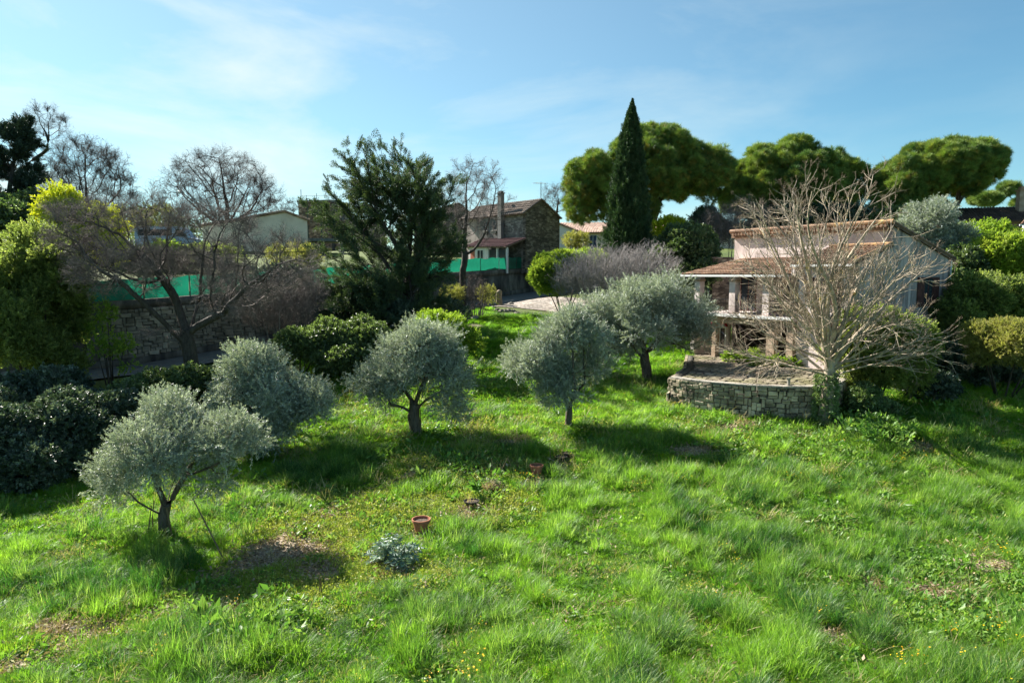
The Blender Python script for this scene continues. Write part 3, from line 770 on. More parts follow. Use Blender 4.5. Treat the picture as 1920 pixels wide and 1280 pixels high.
M['post'] = plain('dark_post', (.05, .07, .06)); M['white_metal'] = plain('pale_metal', (.6, .65, .62), rough=.4)
fence = empty('netting_fence', (-22.2, 40, 6.0))
tag(fence, 'bright green netting fence on posts along the top of the lane retaining wall', 'fence')
fb = np.array(fence.location)
seg = np.linalg.norm(np.diff(WALL[:, :2], axis=0), axis=1); ws = np.concatenate([[0], np.cumsum(seg)])
def wp(s): return np.interp(s, ws, WALL[:, 0]), np.interp(s, ws, WALL[:, 1])
s0, s1 = ws[2]+4.5, ws[6]+2.5; bays = 17; bl = (s1-s0)/bays
for b in range(bays+1):
    x, y = wp(s0+b*bl); z = wt(x, y); hgt = 1.22-.2*b/bays
    MB().tube([(x-fb[0], y-fb[1], z-fb[2]-.02), (x-fb[0]+rng.normal(0, .02), y-fb[1], z-fb[2]+hgt+.06)], .035, 6).build('post', M['post'] if b != 14 else M['white_metal'], fence)
    if b == bays: break
    vs = []; fs = []; nu, nv = 14, 6; sag = rng.uniform(.05, .24)
    for i in range(nu+1):
        u = i/nu; xx, yy = wp(s0+(b+.01+u*.98)*bl); zz = wt(xx, yy); top = hgt+.03-sag*4*u*(1-u)*(.5+.5*math.sin(u*7+b))+rng.normal(0, .014)
        ox, oy = .6*.04*math.sin(u*9+b), -.8*.04*math.sin(u*11+b*2)
        for j in range(nv+1):
            v = j/nv; bil = .07*math.sin(PI*v)*math.sin(PI*u)+.02*math.sin(v*8+b)
            vs.append((xx-fb[0]+ox+.6*bil, yy-fb[1]+oy-.8*bil, zz-fb[2]+.04+v*top))
    fs = [(i*(nv+1)+j, (i+1)*(nv+1)+j, (i+1)*(nv+1)+j+1, i*(nv+1)+j+1) for i in range(nu) for j in range(nv)]
    me = bpy.data.meshes.new('netting_panel'); me.from_pydata(vs, [], fs); me.update(); link('netting_panel', me, M['net'], fence, smooth=True)

# ------------------------------------------------------------------ terrace with its curved dry-stone wall
M['paving'] = noise_mat('terrace_paving', [(.3, (.13, .10, .07)), (.55, (.27, .22, .17)), (.75, (.38, .33, .27))], scale=1.6, bump=.7, bscale=14, coords='World', rand=.25, stops2=[(.40, (.12, .13, .03)), (.58, (.30, .25, .19))], scale2=.55, mixamt=.5)
mb = MB(); mb.prism([(p[0], p[1]) for p in shrink(TERR, .12)], 'z', 1.0, TZ-.05)
terr = mb.build('terrace', M['mortar']); tag(terr, kind='structure')
mb = MB(); cnt = 0
for ix in range(70):
    for iy in range(60):
        x = 6.8+ix*.36+rng.normal(0, .05)+(iy % 2)*.17; y = 28.2+iy*.30+rng.normal(0, .04)
        if not in_poly([x], [y], shrink(TERR, .55))[0]: continue
        if vnoise(x, y, 1.8, 9) > .80: continue
        n = 6; a0 = rng.random()*6; r = .175*rng.uniform(.85, 1.1)
        pts = [(x+r*1.05*math.cos(a0+k*PI/3)*rng.uniform(.85, 1.1), y+r*.9*math.sin(a0+k*PI/3)*rng.uniform(.85, 1.1)) for k in range(n)]
        z = TZ+rng.normal(0, .008)
        b = len(mb.v); mb.v += [(p[0], p[1], z) for p in pts]+[(p[0], p[1], TZ-.06) for p in pts]
        mb.f += [tuple(range(b, b+n))]+[(b+k, b+n+k, b+n+(k+1) % n, b+(k+1) % n) for k in range(n)]
o = mb.build('paving_stones', M['paving'], terr); o['kind'] = 'stuff'
tw = empty('terrace_wall', (11.8, 28.95, 1.1)); tag(tw, 'low curved wall of yellowish rubble stones holding the terrace in front of the pink house', 'wall')
tb = np.array(tw.location); TP = TERR[:11]
foot = lambda x, y: h1(x*1.0+(x-14)*.03, y-.35)-.08
strip_solid('wall_core', TP, lambda x, y: .6, lambda x, y: TZ+.06, -.34, -.04, M['mortar'], tw, base=tb, n=40)
wall_stones(tw, TP, foot, lambda x, y: TZ+.05, 8, .27, SW, depth=.13, proud=-.03, limit=298)
# left return of the wall towards the drive
wall_stones(tw, [TERR[15], TERR[16], TERR[0]], lambda x, y: h1(x-.5, y)-.1, lambda x, y: TZ+.02, 4, .45, SW, depth=.14, limit=0)
strip_solid('return_core', [TERR[14], TERR[15], TERR[16], TERR[0]], lambda x, y: .6, lambda x, y: TZ+.0, -.34, -.02, M['mortar'], tw, base=tb, n=30)
path = np.array(TP); seg_ = np.linalg.norm(np.diff(path, axis=0), axis=1); ss = np.concatenate([[0], np.cumsum(seg_)]); t = 0
while t < ss[-1]-.1:
    w_ = rng.uniform(.35, .6); c = t+w_/2; x = np.interp(c, ss, path[:, 0]); y = np.interp(c, ss, path[:, 1]); k = min(np.searchsorted(ss, c)-1, len(seg_)-1); k = max(0, k)
    dx, dy = (path[k+1]-path[k])/seg_[k]; a = math.atan2(dy, dx)
    mb = MB(); q = w_/2-.008
    mb.add([(-q, -.08, 0), (q, -.08, 0), (q, .36, 0), (-q, .36, 0), (-q, -.08, .06), (q, -.07, .065), (q, .35, .06), (-q, .36, .055)], [(0,3,2,1),(4,5,6,7),(0,1,5,4),(1,2,6,5),(2,3,7,6),(3,0,4,7)])
    o = mb.build('coping_stone', M['coping'], tw); o.location = (x-tb[0], y-tb[1], TZ+.062-tb[2]+rng.normal(0, .004)); o.rotation_euler = (0, 0, a); t += w_

# ------------------------------------------------------------------ roofs
M['tile'] = noise_mat('canal_tile', [(.3, (.16, .085, .055)), (.5, (.33, .19, .12)), (.72, (.50, .33, .22))], scale=1.1, bump=.5, bscale=14, coords='World', rand=.28, stops2=[(.42, (.09, .065, .05)), (.6, (.40, .26, .17))], scale2=.45, mixamt=.4)
M['tile_brown'] = noise_mat('brown_tile', [(.3, (.11, .085, .07)), (.7, (.30, .235, .19))], scale=1.1, bump=.4, coords='World', rand=.3)
M['tile_dark'] = noise_mat('old_tile', [(.3, (.08, .055, .042)), (.7, (.24, .165, .12))], scale=1.1, bump=.4, coords='World', rand=.3)
M['tile_pink'] = noise_mat('pink_tile', [(.3, (.34, .22, .17)), (.7, (.56, .40, .32))], scale=2, bump=.3, coords='World', rand=.2)
M['tile_red'] = noise_mat('dark_red_tile', [(.3, (.05, .022, .026)), (.7, (.11, .048, .05))], scale=2, bump=.3, coords='World', rand=.25)
M['lichen'] = noise_mat('lichen_tile', [(.3, (.20, .12, .07)), (.5, (.34, .20, .11)), (.68, (.48, .33, .12))], scale=2.5, bump=.5, coords='World', rand=.2)
def tiled(parent, A, B, Cc, D, mat, pitch=.23, row=.38, name='roof_tiles', over=.0):
    """canal tiles over quad A(eave left) B(eave right) C(ridge right) D(ridge left); columns run A->D"""
    A, B, Cc, D = [np.array(p, float) for p in (A, B, Cc, D)]
    Wd = np.linalg.norm(B-A); Ln = np.linalg.norm(D-A); nc = max(2, int(round(Wd/pitch))); nr = max(1, int(round(Ln/row)))
    nrm = np.cross(B-A, D-A); nrm /= np.linalg.norm(nrm)
    if nrm[2] < 0: nrm = -nrm
    V = []; Q = []; k = 5
    for c in range(nc):
        u0 = (c+.5)/nc
        for r_ in range(nr):
            j = rng.normal(0, .012, 2)
            for (v, rad, lift) in ((r_/nr-.012, pitch*.40, .035), ((r_+1)/nr, pitch*.30, .0)):
                E = A+(B-A)*u0; G = D+(Cc-D)*u0; P0 = E+(G-E)*v+nrm*lift; ux = (B-A)/Wd
                for a in range(k):
                    an = PI*a/(k-1); V.append(P0+ux*(rad*math.cos(an)+j[0])+nrm*(rad*.85*math.sin(an)+j[1]*.4))
            b = len(V)-2*k
            for a in range(k-1): Q.append((b+a, b+a+1, b+k+a+1, b+k+a))
    V = np.array(V); me = mesh_np(name, V, Q)
    o = link(name, me, mat, parent, smooth=False); o['kind'] = 'stuff'
    mb = MB(); th = nrm*.09
    mb.add([A-nrm*.0, B, Cc, D, A-th, B-th, Cc-th, D-th], [(0,1,2,3),(7,6,5,4),(0,4,5,1),(1,5,6,2),(2,6,7,3),(3,7,4,0)])
    mb.build('roof_deck', M['tile_dark'], parent)
    return o
def verge(parent, A, B, mat, r=.12, step=.38, name='ridge_tiles', up=.06):
    A = np.array(A, float); B = np.array(B, float); n = max(1, int(np.linalg.norm(B-A)/step)); mb = MB()
    for i in range(n):
        p = A+(B-A)*(i/n); q = A+(B-A)*((i+1.06)/n); mb.tube([p+(0, 0, up), q+(0, 0, up)], [r*1.08, r*.92], 8)
    o = mb.build(name, mat, parent); o['kind'] = 'stuff'
    return o
def frame_window(parent, x0, x1, z0, z1, y, matf, glass, axis='y', shutters=None, swidth=.38, bars=1, name='window', sgn=-1):
    """window on a wall whose outside faces sgn*axis; coordinate a runs along the wall"""
    def bx(mb, a0, a1, d0, d1, zz0, zz1):
        d0, d1 = sorted((y+sgn*d0, y+sgn*d1))
        if axis == 'y': return mb.box(a0, a1, d0, d1, zz0, zz1)
        return mb.box(d0, d1, a0, a1, zz0, zz1)
    t = .06; mb = MB()
    bx(mb, x0, x1, .005, .05, z0, z0+t); bx(mb, x0, x1, .005, .05, z1-t, z1); bx(mb, x0, x0+t, .005, .05, z0+t, z1-t); bx(mb, x1-t, x1, .005, .05, z0+t, z1-t)
    for b in range(bars):
        c = x0+(x1-x0)*(b+1)/(bars+1); bx(mb, c-.025, c+.025, .006, .045, z0+t, z1-t)
    fr = mb.build(name, matf, parent)
    bx(MB(), 0, 0, 0, 0, 0, 0)
    m2 = MB(); bx(m2, x0+t, x1-t, .004, .02, z0+t, z1-t); m2.build('pane', glass, fr)
    m3 = MB(); bx(m3, x0-.06, x1+.06, .004, .13, z0-.07, z0-.004); m3.build('sill', M['coping'], fr)
    if shutters:
        for side in (0, 1):
            a0, a1 = ((x0-swidth-.02, x0-.02), (x1+.02, x1+swidth+.02))[side]
            m4 = MB(); bx(m4, a0, a1, .02, .055, z0, z1)
            for q in range(int((z1-z0)/.12)):
                zq = z0+.06+q*.12; bx(m4, a0+.05, a1-.05, .056, .068, zq, zq+.06)
            m4.build('shutter', shutters, parent)
    return fr
# ------------------------------------------------------------------ pink house
M['pink'] = noise_mat('pink_render', [(.3, (.50, .41, .38)), (.55, (.65, .555, .52)), (.75, (.72, .64, .60))], scale=1.2, stretch=(1, 1, .45), bump=.25, bscale=25, coords='World', stops2=[(.40, (.26, .205, .19)), (.55, (.68, .58, .55))], scale2=.9, mixamt=.45)
M['gable'] = noise_mat('streaked_render', [(.38, (.10, .09, .09)), (.50, (.28, .24, .235)), (.62, (.56, .48, .46))], scale=1.8, stretch=(2.6, 2.6, .10), bump=.25, bscale=20, coords='World', detail=10, roughn=.7, stops2=[(.40, (.13, .115, .115)), (.58, (.46, .40, .39))], scale2=.9, mixamt=.35)
M['ochre'] = noise_mat('ochre_stone', [(.3, (.30, .20, .13)), (.7, (.50, .38, .28))], scale=3, bump=.4, coords='World')
M['shutter'] = noise_mat('brown_shutter', [(.3, (.055, .022, .018)), (.7, (.12, .05, .042))], scale=4, bump=.2)
M['glass'] = plain('window_glass', (.035, .045, .055), rough=.08, spec=.8)
M['white'] = plain('white_paint', (.72, .72, .70), rough=.5)
M['recess_shade'] = noise_mat('recess_shade_render', [(.3, (.035, .028, .026)), (.7, (.09, .07, .065))], scale=2, bump=.2)  # shade under the porch roof and balcony is put into this dark colour
M['iron'] = plain('black_iron', (.03, .028, .028), rough=.5, metallic=.5)
M['rust'] = noise_mat('rust_iron', [(.3, (.12, .05, .03)), (.7, (.28, .14, .08))], scale=4, bump=.3)
hs_ = empty('pink_house', (HO[0], HO[1], TZ), HA)
tag(hs_, 'derelict pink two-storey house with tiled roofs, pillared balcony and grey streaked gable', 'house')
# local frame: x 0..10 along facade, y 0 front, 9.4 back; z from terrace
FL = 2.60; W = 10.0; BK = 9.4
ev_p, ev_r, cb_l, cb_r, rg, ev_b = 4.90, 5.50, 5.88, 6.40, 7.50, 5.80
PX = 6.9          # porch runs from 0 to PX, the right wing from PX to W
def wall(name, poly, axis, a, b, m): return MB().prism(poly, axis, a, b).build(name, m, hs_)
wall('gable_wall', [(0, -1.6), (BK, -1.6), (BK, ev_b), (3.2, rg-.03), (3.2, cb_r+.02), (0, ev_r)], 'x', W-.3, W, M['gable'])
wall('end_wall', [(3.2, -.5), (BK, -.5), (BK, ev_b), (3.2, rg-.03)], 'x', 0, .3, M['pink'])
wall('back_wall', [(.3, -.5), (W-.3, -.5), (W-.3, ev_b), (.3, ev_b)], 'y', BK-.3, BK, M['pink'])
wall('upper_wall', [(.3, FL), (W-.3, FL), (W-.3, rg-.05), (.3, rg-.05)], 'y', 3.2, 3.5, M['pink'])
wall('lower_back_wall', [(.3, -.5), (PX-.3, -.5), (PX-.3, FL-.25), (.3, FL-.25)], 'y', 3.2, 3.5, M['recess_shade'])
wall('wing_front_wall', [(PX, -1.2), (W-.3, -1.2), (W-.3, ev_r), (PX, ev_r)], 'y', 0, .3, M['pink'])
wall('wing_side_wall', [(.3, -.8), (3.2, -.8), (3.2, cb_r), (.3, ev_r)], 'x', PX, PX+.3, M['pink'])
wall('corner_pier', [(W-.30, -1.2), (W+.02, -1.2), (W+.02, ev_r-.02), (W-.30, ev_r-.02)], 'y', -.05, .28, M['ochre'])
# ridge roof
mb = tiled(hs_, (W+.12, BK+.35, ev_b-.10), (-.15, BK+.35, ev_b-.10), (-.15, 3.0, rg+.02), (W+.12, 3.0, rg+.02), M['tile'])
verge(hs_, (-.15, 2.98, rg+.05), (6.5, 2.98, rg+.05), M['tile'], r=.12)
verge(hs_, (6.5, 2.98, rg+.05), (W+.12, 2.98, rg+.05), M['lichen'], r=.12)
verge(hs_, (W+.08, 3.0, rg+.04), (W+.08, BK+.3, ev_b-.05), M['tile_dark'], r=.09)
# band of overhanging tile ends under the ridge
mb = MB()
for i in range(44): mb.tube([(.1+i*.225, 2.86, rg-.10), (.1+i*.225, 3.2, rg-.06)], .085, 6)
o = mb.build('cornice_tiles', M['tile'], hs_); o['kind'] = 'stuff'
MB().box(-.1, W+.05, 3.0, 3.198, rg-.3, rg-.18).build('cornice', M['tile'], hs_)
# right wing roof, porch roof with hipped left end
tiled(hs_, (PX-.3, -.35, ev_r-.08), (W+.10, -.35, ev_r-.08), (W+.10, 3.19, cb_r), (PX-.3, 3.19, cb_r), M['tile'])
verge(hs_, (W+.06, -.3, ev_r-.02), (W+.06, 3.1, cb_r+.04), M['lichen'], r=.09)
verge(hs_, (PX-.28, 3.12, cb_r+.02), (W, 3.12, cb_r+.02), M['lichen'], r=.09)
MB().prism([(-.32, ev_r-.24), (3.19, cb_r-.16), (3.19, cb_l-.1), (-.32, ev_p-.1)], 'x', PX-.25, PX-.01).build('step_wall', M['pink'], hs_)
tiled(hs_, (-.9, -.5, ev_p), (PX-.26, -.5, ev_p), (PX-.26, 3.19, cb_l), (.9, 3.19, cb_l), M['tile'])
tiled(hs_, (-.9, 3.6, ev_p), (-.9, -.5, ev_p), (.9, 3.15, cb_l), (.9, 3.25, cb_l), M['tile'])
MB().box(-1.0, PX-.26, -.62, -.505, ev_p-.13, ev_p-.02).build('gutter', M['white'], hs_)
MB().box(PX-.25, W+.1, -.47, -.355, ev_r-.2, ev_r-.09).build('gutter', M['white'], hs_)
MB().tube([(W+.06, BK-.05, ev_b-.1), (W+.06, BK-.05, -.8)], .05, 8).build('downpipe', M['white_metal'], hs_)
MB().box(-.3, PX-.02, -.3, 3.19, ev_p-.12, ev_p-.06).build('porch_ceiling', M['recess_shade'], hs_)
# balcony slab, beams, pillars, railing
MB().box(-.35, PX-.004, -.45, 3.19, FL-.2, FL).build('balcony_floor', M['pink'], hs_)
MB().box(-.35, PX-.004, -.3, .02, FL-.55, FL-.203).build('balcony_beam', M['ochre'], hs_)
for i in range(34):
    x = -.32+i*.214; MB().box(x, x+.17, -.52, -.46, FL-.14, FL+.02).build('edge_block', M['white'], hs_)
for x in (-.1, 2.55, 4.85):
    p = MB().box(x, x+.42, -.25, .17, FL, ev_p-.13).build('pillar', M['pink'], hs_)
    MB().box(x-.04, x+.46, -.29, .21, ev_p-.42, ev_p-.3).build('capital', M['ochre'], p)
for x0, x1 in ((.32, 2.55), (2.97, 4.85), (5.27, PX)):
    rl = MB().box(x0, x1, -.2, -.16, FL+.84, FL+.88).build('railing', M['iron'], hs_); MB().box(x0, x1, -.2, -.16, FL+.1, FL+.13).build('lower_rail', M['iron'], rl)
    m2 = MB(); n = int((x1-x0)/.12)
    for i in range(n): m2.box(x0+(i+.5)*(x1-x0)/n-.008, x0+(i+.5)*(x1-x0)/n+.008, -.188, -.172, FL+.131, FL+.839)
    m2.build('bars', M['iron'], rl)
# dark openings of the upper floor behind the porch
for x0, x1, z0, z1 in ((.6, 1.8, FL+.02, FL+2.1), (3.0, 4.3, FL+.02, FL+2.1), (5.2, 6.3, FL+.02, FL+2.1)):
    frame_window(hs_, x0, x1, z0, z1, 3.2, M['shutter'], M['glass'], name='glazed_door')
MB().box(1.95, 2.9, 3.0, 3.195, FL, ev_p-.2).build('inner_pier', M['pink'], hs_)
# lower level: posts, arch wall, door with red canopy
for x, w_ in ((1.35, .28), (5.2, .5), (6.45, .4)):
    MB().box(x, x+w_, -.25, .1, -.3, FL-.56).build('lower_post', M['ochre'], hs_)
wall('lower_end_wall', [(-.3, -.3), (0, -.3), (0, FL-.56), (-.3, FL-.56)], 'y', -.28, 3.1, M['pink'])
d_ = MB().box(.25, 1.2, 1.2, 1.26, -.1, 1.75).build('garden_door', M['white'], hs_)
MB().box(.35, .66, 1.185, 1.197, .3, 1.6).box(.78, 1.1, 1.185, 1.197, .3, 1.6).build('pane', M['glass'], d_)
pts = [(.15, 1.75), (.15, 1.85)]
m2 = MB(); n = 10
arc = [(.72+.62*math.cos(PI*i/n), 1.72+.36*math.sin(PI*i/n)) for i in range(n+1)]; inn = [(.72+.5*math.cos(PI*i/n), 1.72+.25*math.sin(PI*i/n)) for i in range(n+1)][::-1]
m2.prism(arc+inn, 'y', 1.0, 1.19).build('red_arch', plain('red_paint', (.35, .03, .04)), hs_)
wall('door_panel_wall', [(-.0, -.3), (1.3, -.3), (1.3, FL-.56), (0, FL-.56)], 'y', 1.27, 1.4, M['pink'])
# windows
frame_window(hs_, 8.1, 8.85, 3.35, 4.75, 0, M['shutter'], M['glass'], shutters=M['shutter'], swidth=.42)
frame_window(hs_, 6.55, 7.55, 3.15, 4.75, W, M['shutter'], M['glass'], axis='x', sgn=1, shutters=M['shutter'], swidth=.62)

# ------------------------------------------------------------------ far buildings
M['rubble_dark'] = rubble_mat('rubble_dark', [(0, (.07, .055, .045)), (.5, (.16, .13, .105)), (1, (.30, .26, .21))], mortar=(.05, .04, .035), sx=2.6, sz=6)
M['rubble_mid'] = rubble_mat('rubble_mid', [(0, (.16, .14, .12)), (.5, (.30, .27, .23)), (1, (.42, .39, .34))], mortar=(.12, .11, .10), sx=3, sz=6.5)
M['render_pinkish'] = noise_mat('faded_pink_render', [(.35, (.24, .20, .18)), (.6, (.42, .35, .32))], scale=1.2, stretch=(1, 1, .4), bump=.3, coords='World')
M['cement'] = noise_mat('grey_cement', [(.35, (.10, .10, .095)), (.6, (.21, .205, .19))], scale=1.2, stretch=(1.5, 1.5, .2), bump=.3, coords='World')
M['beige'] = noise_mat('beige_render', [(.35, (.66, .52, .39)), (.65, (.80, .66, .51))], scale=.8, bump=.15, coords='World')
M['lilac_white'] = noise_mat('white_render', [(.35, (.64, .60, .60)), (.65, (.76, .72, .72))], scale=.8, bump=.1, coords='World')
M['brick_red'] = plain('red_door', (.36, .10, .05))
# stone house above the lane
A0 = np.array([1.3, 66.0]); ang = math.atan2(.66, .75); gz = 8.6
st = empty('stone_farmhouse', (A0[0], A0[1], gz), ang)
tag(st, 'old stone farmhouse with dark rubble gable and tall grey chimney, above the green fence', 'house')
# local: x = along gable (0..4.6), y = along long facade going left-back (0..9.8); facade faces -x
EH = 4.85
MB().prism([(0, -1), (4.6, -1), (4.6, EH-.25), (2.1, EH+1.25), (0, EH)], 'y', -.003, .35).build('gable_wall', M['rubble_dark'], st)
MB().box(0.002, .35, .352, 3.1, -1, EH-.02).build('stone_wall', M['rubble_mid'], st)
MB().box(0.05, .35, 6.6, 9.8, -1, EH-.02).build('rendered_wall', M['render_pinkish'], st)
MB().box(-.25, .35, 3.11, 6.59, -1, EH-.05).build('cement_bay', M['cement'], st)
MB().box(4.25, 4.59, .36, 9.8, -1, EH-.3).build('rear_wall', M['rubble_dark'], st)
MB().prism([(.1, -1), (4.5, -1), (4.5, EH-.25), (2.1, EH+1.2), (.1, EH)], 'y', 9.5, 9.8).build('far_gable', M['rubble_dark'], st)
tiled(st, (-.45, 9.95, EH-.2), (-.45, -.15, EH-.2), (2.1, -.15, EH+1.35), (2.1, 9.95, EH+1.35), M['tile_brown'], pitch=.28, row=.5)
tiled(st, (4.85, -.15, EH-.38), (4.85, 9.95, EH-.38), (2.1, 9.95, EH+1.34), (2.1, -.15, EH+1.34), M['tile_dark'], pitch=.28, row=.5)
ch = MB().box(-.55, -.1, 3.0, 3.5, -1, EH+1.95).build('chimney', M['cement'], st)
MB().box(-.62, -.03, 2.93, 3.57, EH+1.952, EH+2.03).box(-.5, -.15, 3.05, 3.45, EH+2.031, EH+2.2).build('chimney_cap', M['cement'], ch)
fl = MB().tube([(.8, 4.6, EH+.4), (.8, 4.6, EH+2.05)], .09, 8).build('flue', M['rust'], st)
MB().tube([(.5, 4.4, EH+2.1), (1.1, 4.8, EH+2.1)], .13, 8).build('cowl', M['rust'], fl)
for y0 in (3.9, 5.3):
    frame_window(st, y0, y0+.7, 3.3, 4.2, -.25, M['cement'], M['glass'], axis='x', sgn=-1, bars=0)
    MB().box(-.52, -.38, y0-.1, y0+.8, 2.95, 3.18).build('window_box', plain('window_box', (.02, .03, .02)), st)
# lean-to
tiled(st, (-2.7, 6.1, 1.65), (-2.7, -.2, 1.45), (-.02, -.2, 2.35), (-.27, 6.1, 2.55), M['tile_red'], pitch=.26, row=.4)
MB().box(-2.45, -.26, 5.7, 5.95, -1, 1.7).build('lean_to_wall', M['render_pinkish'], st)
MB().box(-2.45, -2.25, 2.9, 5.69, -1, 1.55).build('lean_to_front', M['lilac_white'], st)
MB().box(-2.49, -2.452, 4.75, 5.4, -.4, 1.35).build('door', M['brick_red'], st)
frame_window(st, 3.35, 4.35, .1, 1.3, -2.455, M['white'], M['glass'], axis='x', sgn=-1)
for y0 in (-.1, 1.3, 2.7): MB().box(-2.45, -2.27, y0, y0+.16, -1, 1.42).build('post', M['lilac_white'], st)
MB().box(-2.3, -2.22, .08, 1.28, -.9, 1.3).build('glazed_panel', M['glass'], st)
MB().box(-2.3, -2.22, 1.48, 2.68, -.9, 1.3).build('glazed_panel', M['glass'], st)
an = MB().tube([(2.2, .2, EH+1.2), (2.2, .2, EH+3.0)], .035, 6)
an = an.build('aerial', M['post'], st)
m2 = MB().tube([(1.2, .2, EH+2.8), (2.9, .2, EH+2.9)], .02, 5)
for i in range(7): m2.tube([(1.3+i*.2, -.15, EH+2.81+i*.012), (1.3+i*.2, .55, EH+2.81+i*.012)], .012, 4)
m2.build('antenna', M['white_metal'], an)
# old building behind, left of the farmhouse
p = at(842, 470, 80); ob = empty('old_building', (p[0], p[1], 9.0), R(8))
tag(ob, 'brown windowless old stone building behind the bare tree, left of the farmhouse', 'house')
MB().prism([(-4.0, -1), (3.2, -1), (3.2, 4.9), (1.2, 6.6), (-4.0, 5.0)], 'y', 0, 8).build('wall', M['rubble_dark'], ob)
tiled(ob, (-4.3, -.2, 4.98), (-4.3, 8, 4.98), (1.2, 8, 6.7), (1.2, -.2, 6.7), M['tile'], pitch=.3, row=.6)
tiled(ob, (3.5, 8, 4.75), (3.5, -.2, 4.75), (1.2, -.2, 6.69), (1.2, 8, 6.69), M['tile_dark'], pitch=.3, row=.6)
# ruin tower
p = at(592, 470, 84); rt = empty('ruined_tower', (p[0], p[1], 9.5), R(-14))
tag(rt, 'dark square stone tower remnant with poles on top, rising behind the beige barn', 'tower')
MB().box(-2.2, 2.2, 0, 4.5, -1, 6.7).build('tower_wall', M['rubble_dark'], rt)
MB().box(-2.3, 2.3, -.1, 4.6, 6.702, 6.95).build('parapet', M['cement'], rt)
MB().box(2.202, 7.5, .8, 4.2, -1, 4.6).build('low_wall', M['rubble_dark'], rt)
MB().tube([(-1.9, .2, 6.9), (-1.9, .2, 8.3)], .04, 5).tube([(-1.2, .2, 6.9), (-1.2, .2, 7.6)], .03, 5).tube([(.2, .2, 6.9), (.2, .2, 7.8)], .03, 5).tube([(-1.9, .2, 7.5), (2.1, .2, 7.5)], .025, 5).build('rail', M['post'], rt)
MB().tube([(-.9, -.12, 0), (-.9, -.12, 7.2)], .06, 6).tube([(.9, -.12, 0), (.9, -.12, 6.5)], .05, 6).build('pole', M['post'], rt)
# beige barn
p = at(482, 470, 66); bb = empty('beige_barn', (p[0], 66, 8.6), R(18))
tag(bb, 'beige rendered barn with a low uneven gable, behind bare trees on the left', 'barn')
s = 66/F; x0, xa, x1 = -92*s, 51*s, 91*s; zb = lambda py: CAMZ+(515-py)*s-8.6
MB().prism([(x0, -1), (x1, -1), (x1, zb(414)), (xa, zb(398)), (x0, zb(428))], 'y', 0, 9).build('gable_wall', M['beige'], bb)
verge(bb, (x0-.2, -.08, zb(428)), (xa, -.08, zb(398)), M['tile'], r=.14, up=.04)
verge(bb, (xa, -.08, zb(398)), (x1+.2, -.08, zb(414)), M['tile'], r=.12, up=.04)
tiled(bb, (x0-.2, 9, zb(428)+.05), (x0-.2, 0, zb(428)+.05), (xa, 0, zb(398)+.05), (xa, 9, zb(398)+.05), M['tile'], pitch=.3, row=.6)
tiled(bb, (x1+.2, 0, zb(414)+.05), (x1+.2, 9, zb(414)+.05), (xa, 9, zb(398)+.04), (xa, 0, zb(398)+.04), M['tile'], pitch=.3, row=.6)
MB().box(x1+.002, x1+3.5, 1, 5, 2.2, 2.5).box(x1+3.2, x1+3.5, 1.05, 1.35, -1, 2.19).build('side_canopy', M['cement'], bb)
# white house between farmhouse and cypress
p = at(1094, 455, 88); wh = empty('white_house', (p[0], p[1], 10.6), R(-8))
tag(wh, 'white single-storey house with pink tiled roof, between the farmhouse and the tall cypress', 'house')
s = 88/F
MB().prism([(-4.6, -1), (0, -1), (0, 2.3), (-3.6, 3.5), (-4.6, 3.3)], 'y', 0, .3).build('gable_wall', M['lilac_white'], wh)
MB().box(.003, 10.5, .1, .35, -1, 2.25).build('front_wall', M['beige'], wh)
tiled(wh, (-.1, -.4, 2.2), (10.7, -.4, 2.2), (10.7, 4, 3.75), (-3.7, 4, 3.75), M['tile_pink'], pitch=.3, row=.55)
tiled(wh, (-.1, -.4, 2.21), (-3.7, -.2, 3.55), (-3.7, 4, 3.75), (-3.6, 4, 3.75), M['tile_pink'], pitch=.3, row=.55)
MB().box(.01, .08, -.3, .09, -1, 2.1).build('corner_post', M['post'], wh)
frame_window(wh, .7, 1.7, .1, 1.9, .1, M['white'], plain('blue_glass', (.03, .05, .11), rough=.2))
frame_window(wh, 7.8, 8.6, .5, 1.8, .1, M['white'], M['glass'])
# cream bungalow between pines
p = at(1290, 430, 98); cb = empty('cream_bungalow', (p[0], p[1], 11.2), R(-5))
tag(cb, 'cream bungalow with a pale hipped tile roof, seen between the first two pines', 'house')
MB().box(-3.6, 8.5, 0, 6, -1, 2.0).build('wall', M['beige'], cb)
tiled(cb, (-3.9, -.3, 1.95), (8.8, -.3, 1.95), (6.0, 3, 3.3), (-1.3, 3, 3.3), M['tile_pink'], pitch=.32, row=.6)
tiled(cb, (-3.9, 6.3, 1.95), (-3.9, -.3, 1.95), (-1.3, 2.9, 3.3), (-1.3, 3.1, 3.3), M['tile_pink'], pitch=.32, row=.6)
# brown roofed house at the right edge
p = at(1860, 440, 58); rh = empty('brown_roofed_house', (p[0], p[1], 9.75), R(-16))
tag(rh, 'low house with wide brown tiled roof, chimney and white porch column at the right edge', 'house')
MB().box(-2.2, 9, .6, 8, -5, 2.2).build('wall', M['ochre'], rh)
tiled(rh, (-3.4, .2, 2.2), (10, .2, 2.2), (10, 5.2, 3.75), (-2.8, 5.2, 3.75), M['tile_dark'], pitch=.26, row=.42)
tiled(rh, (1.0, -2.6, 1.75), (9, -2.6, 1.75), (8, -.4, 2.55), (2.3, -.4, 2.55), M['tile'], pitch=.26, row=.42)
MB().box(.95, 9, -2.72, -2.61, 1.62, 1.73).build('gutter', M['white'], rh)
MB().box(1.4, 1.75, -2.35, -2.0, -5, 1.70).build('porch_column', M['white'], rh)
MB().box(2.2, 3.4, -.2, .55, -5, 1.7).build('pier', M['ochre'], rh)
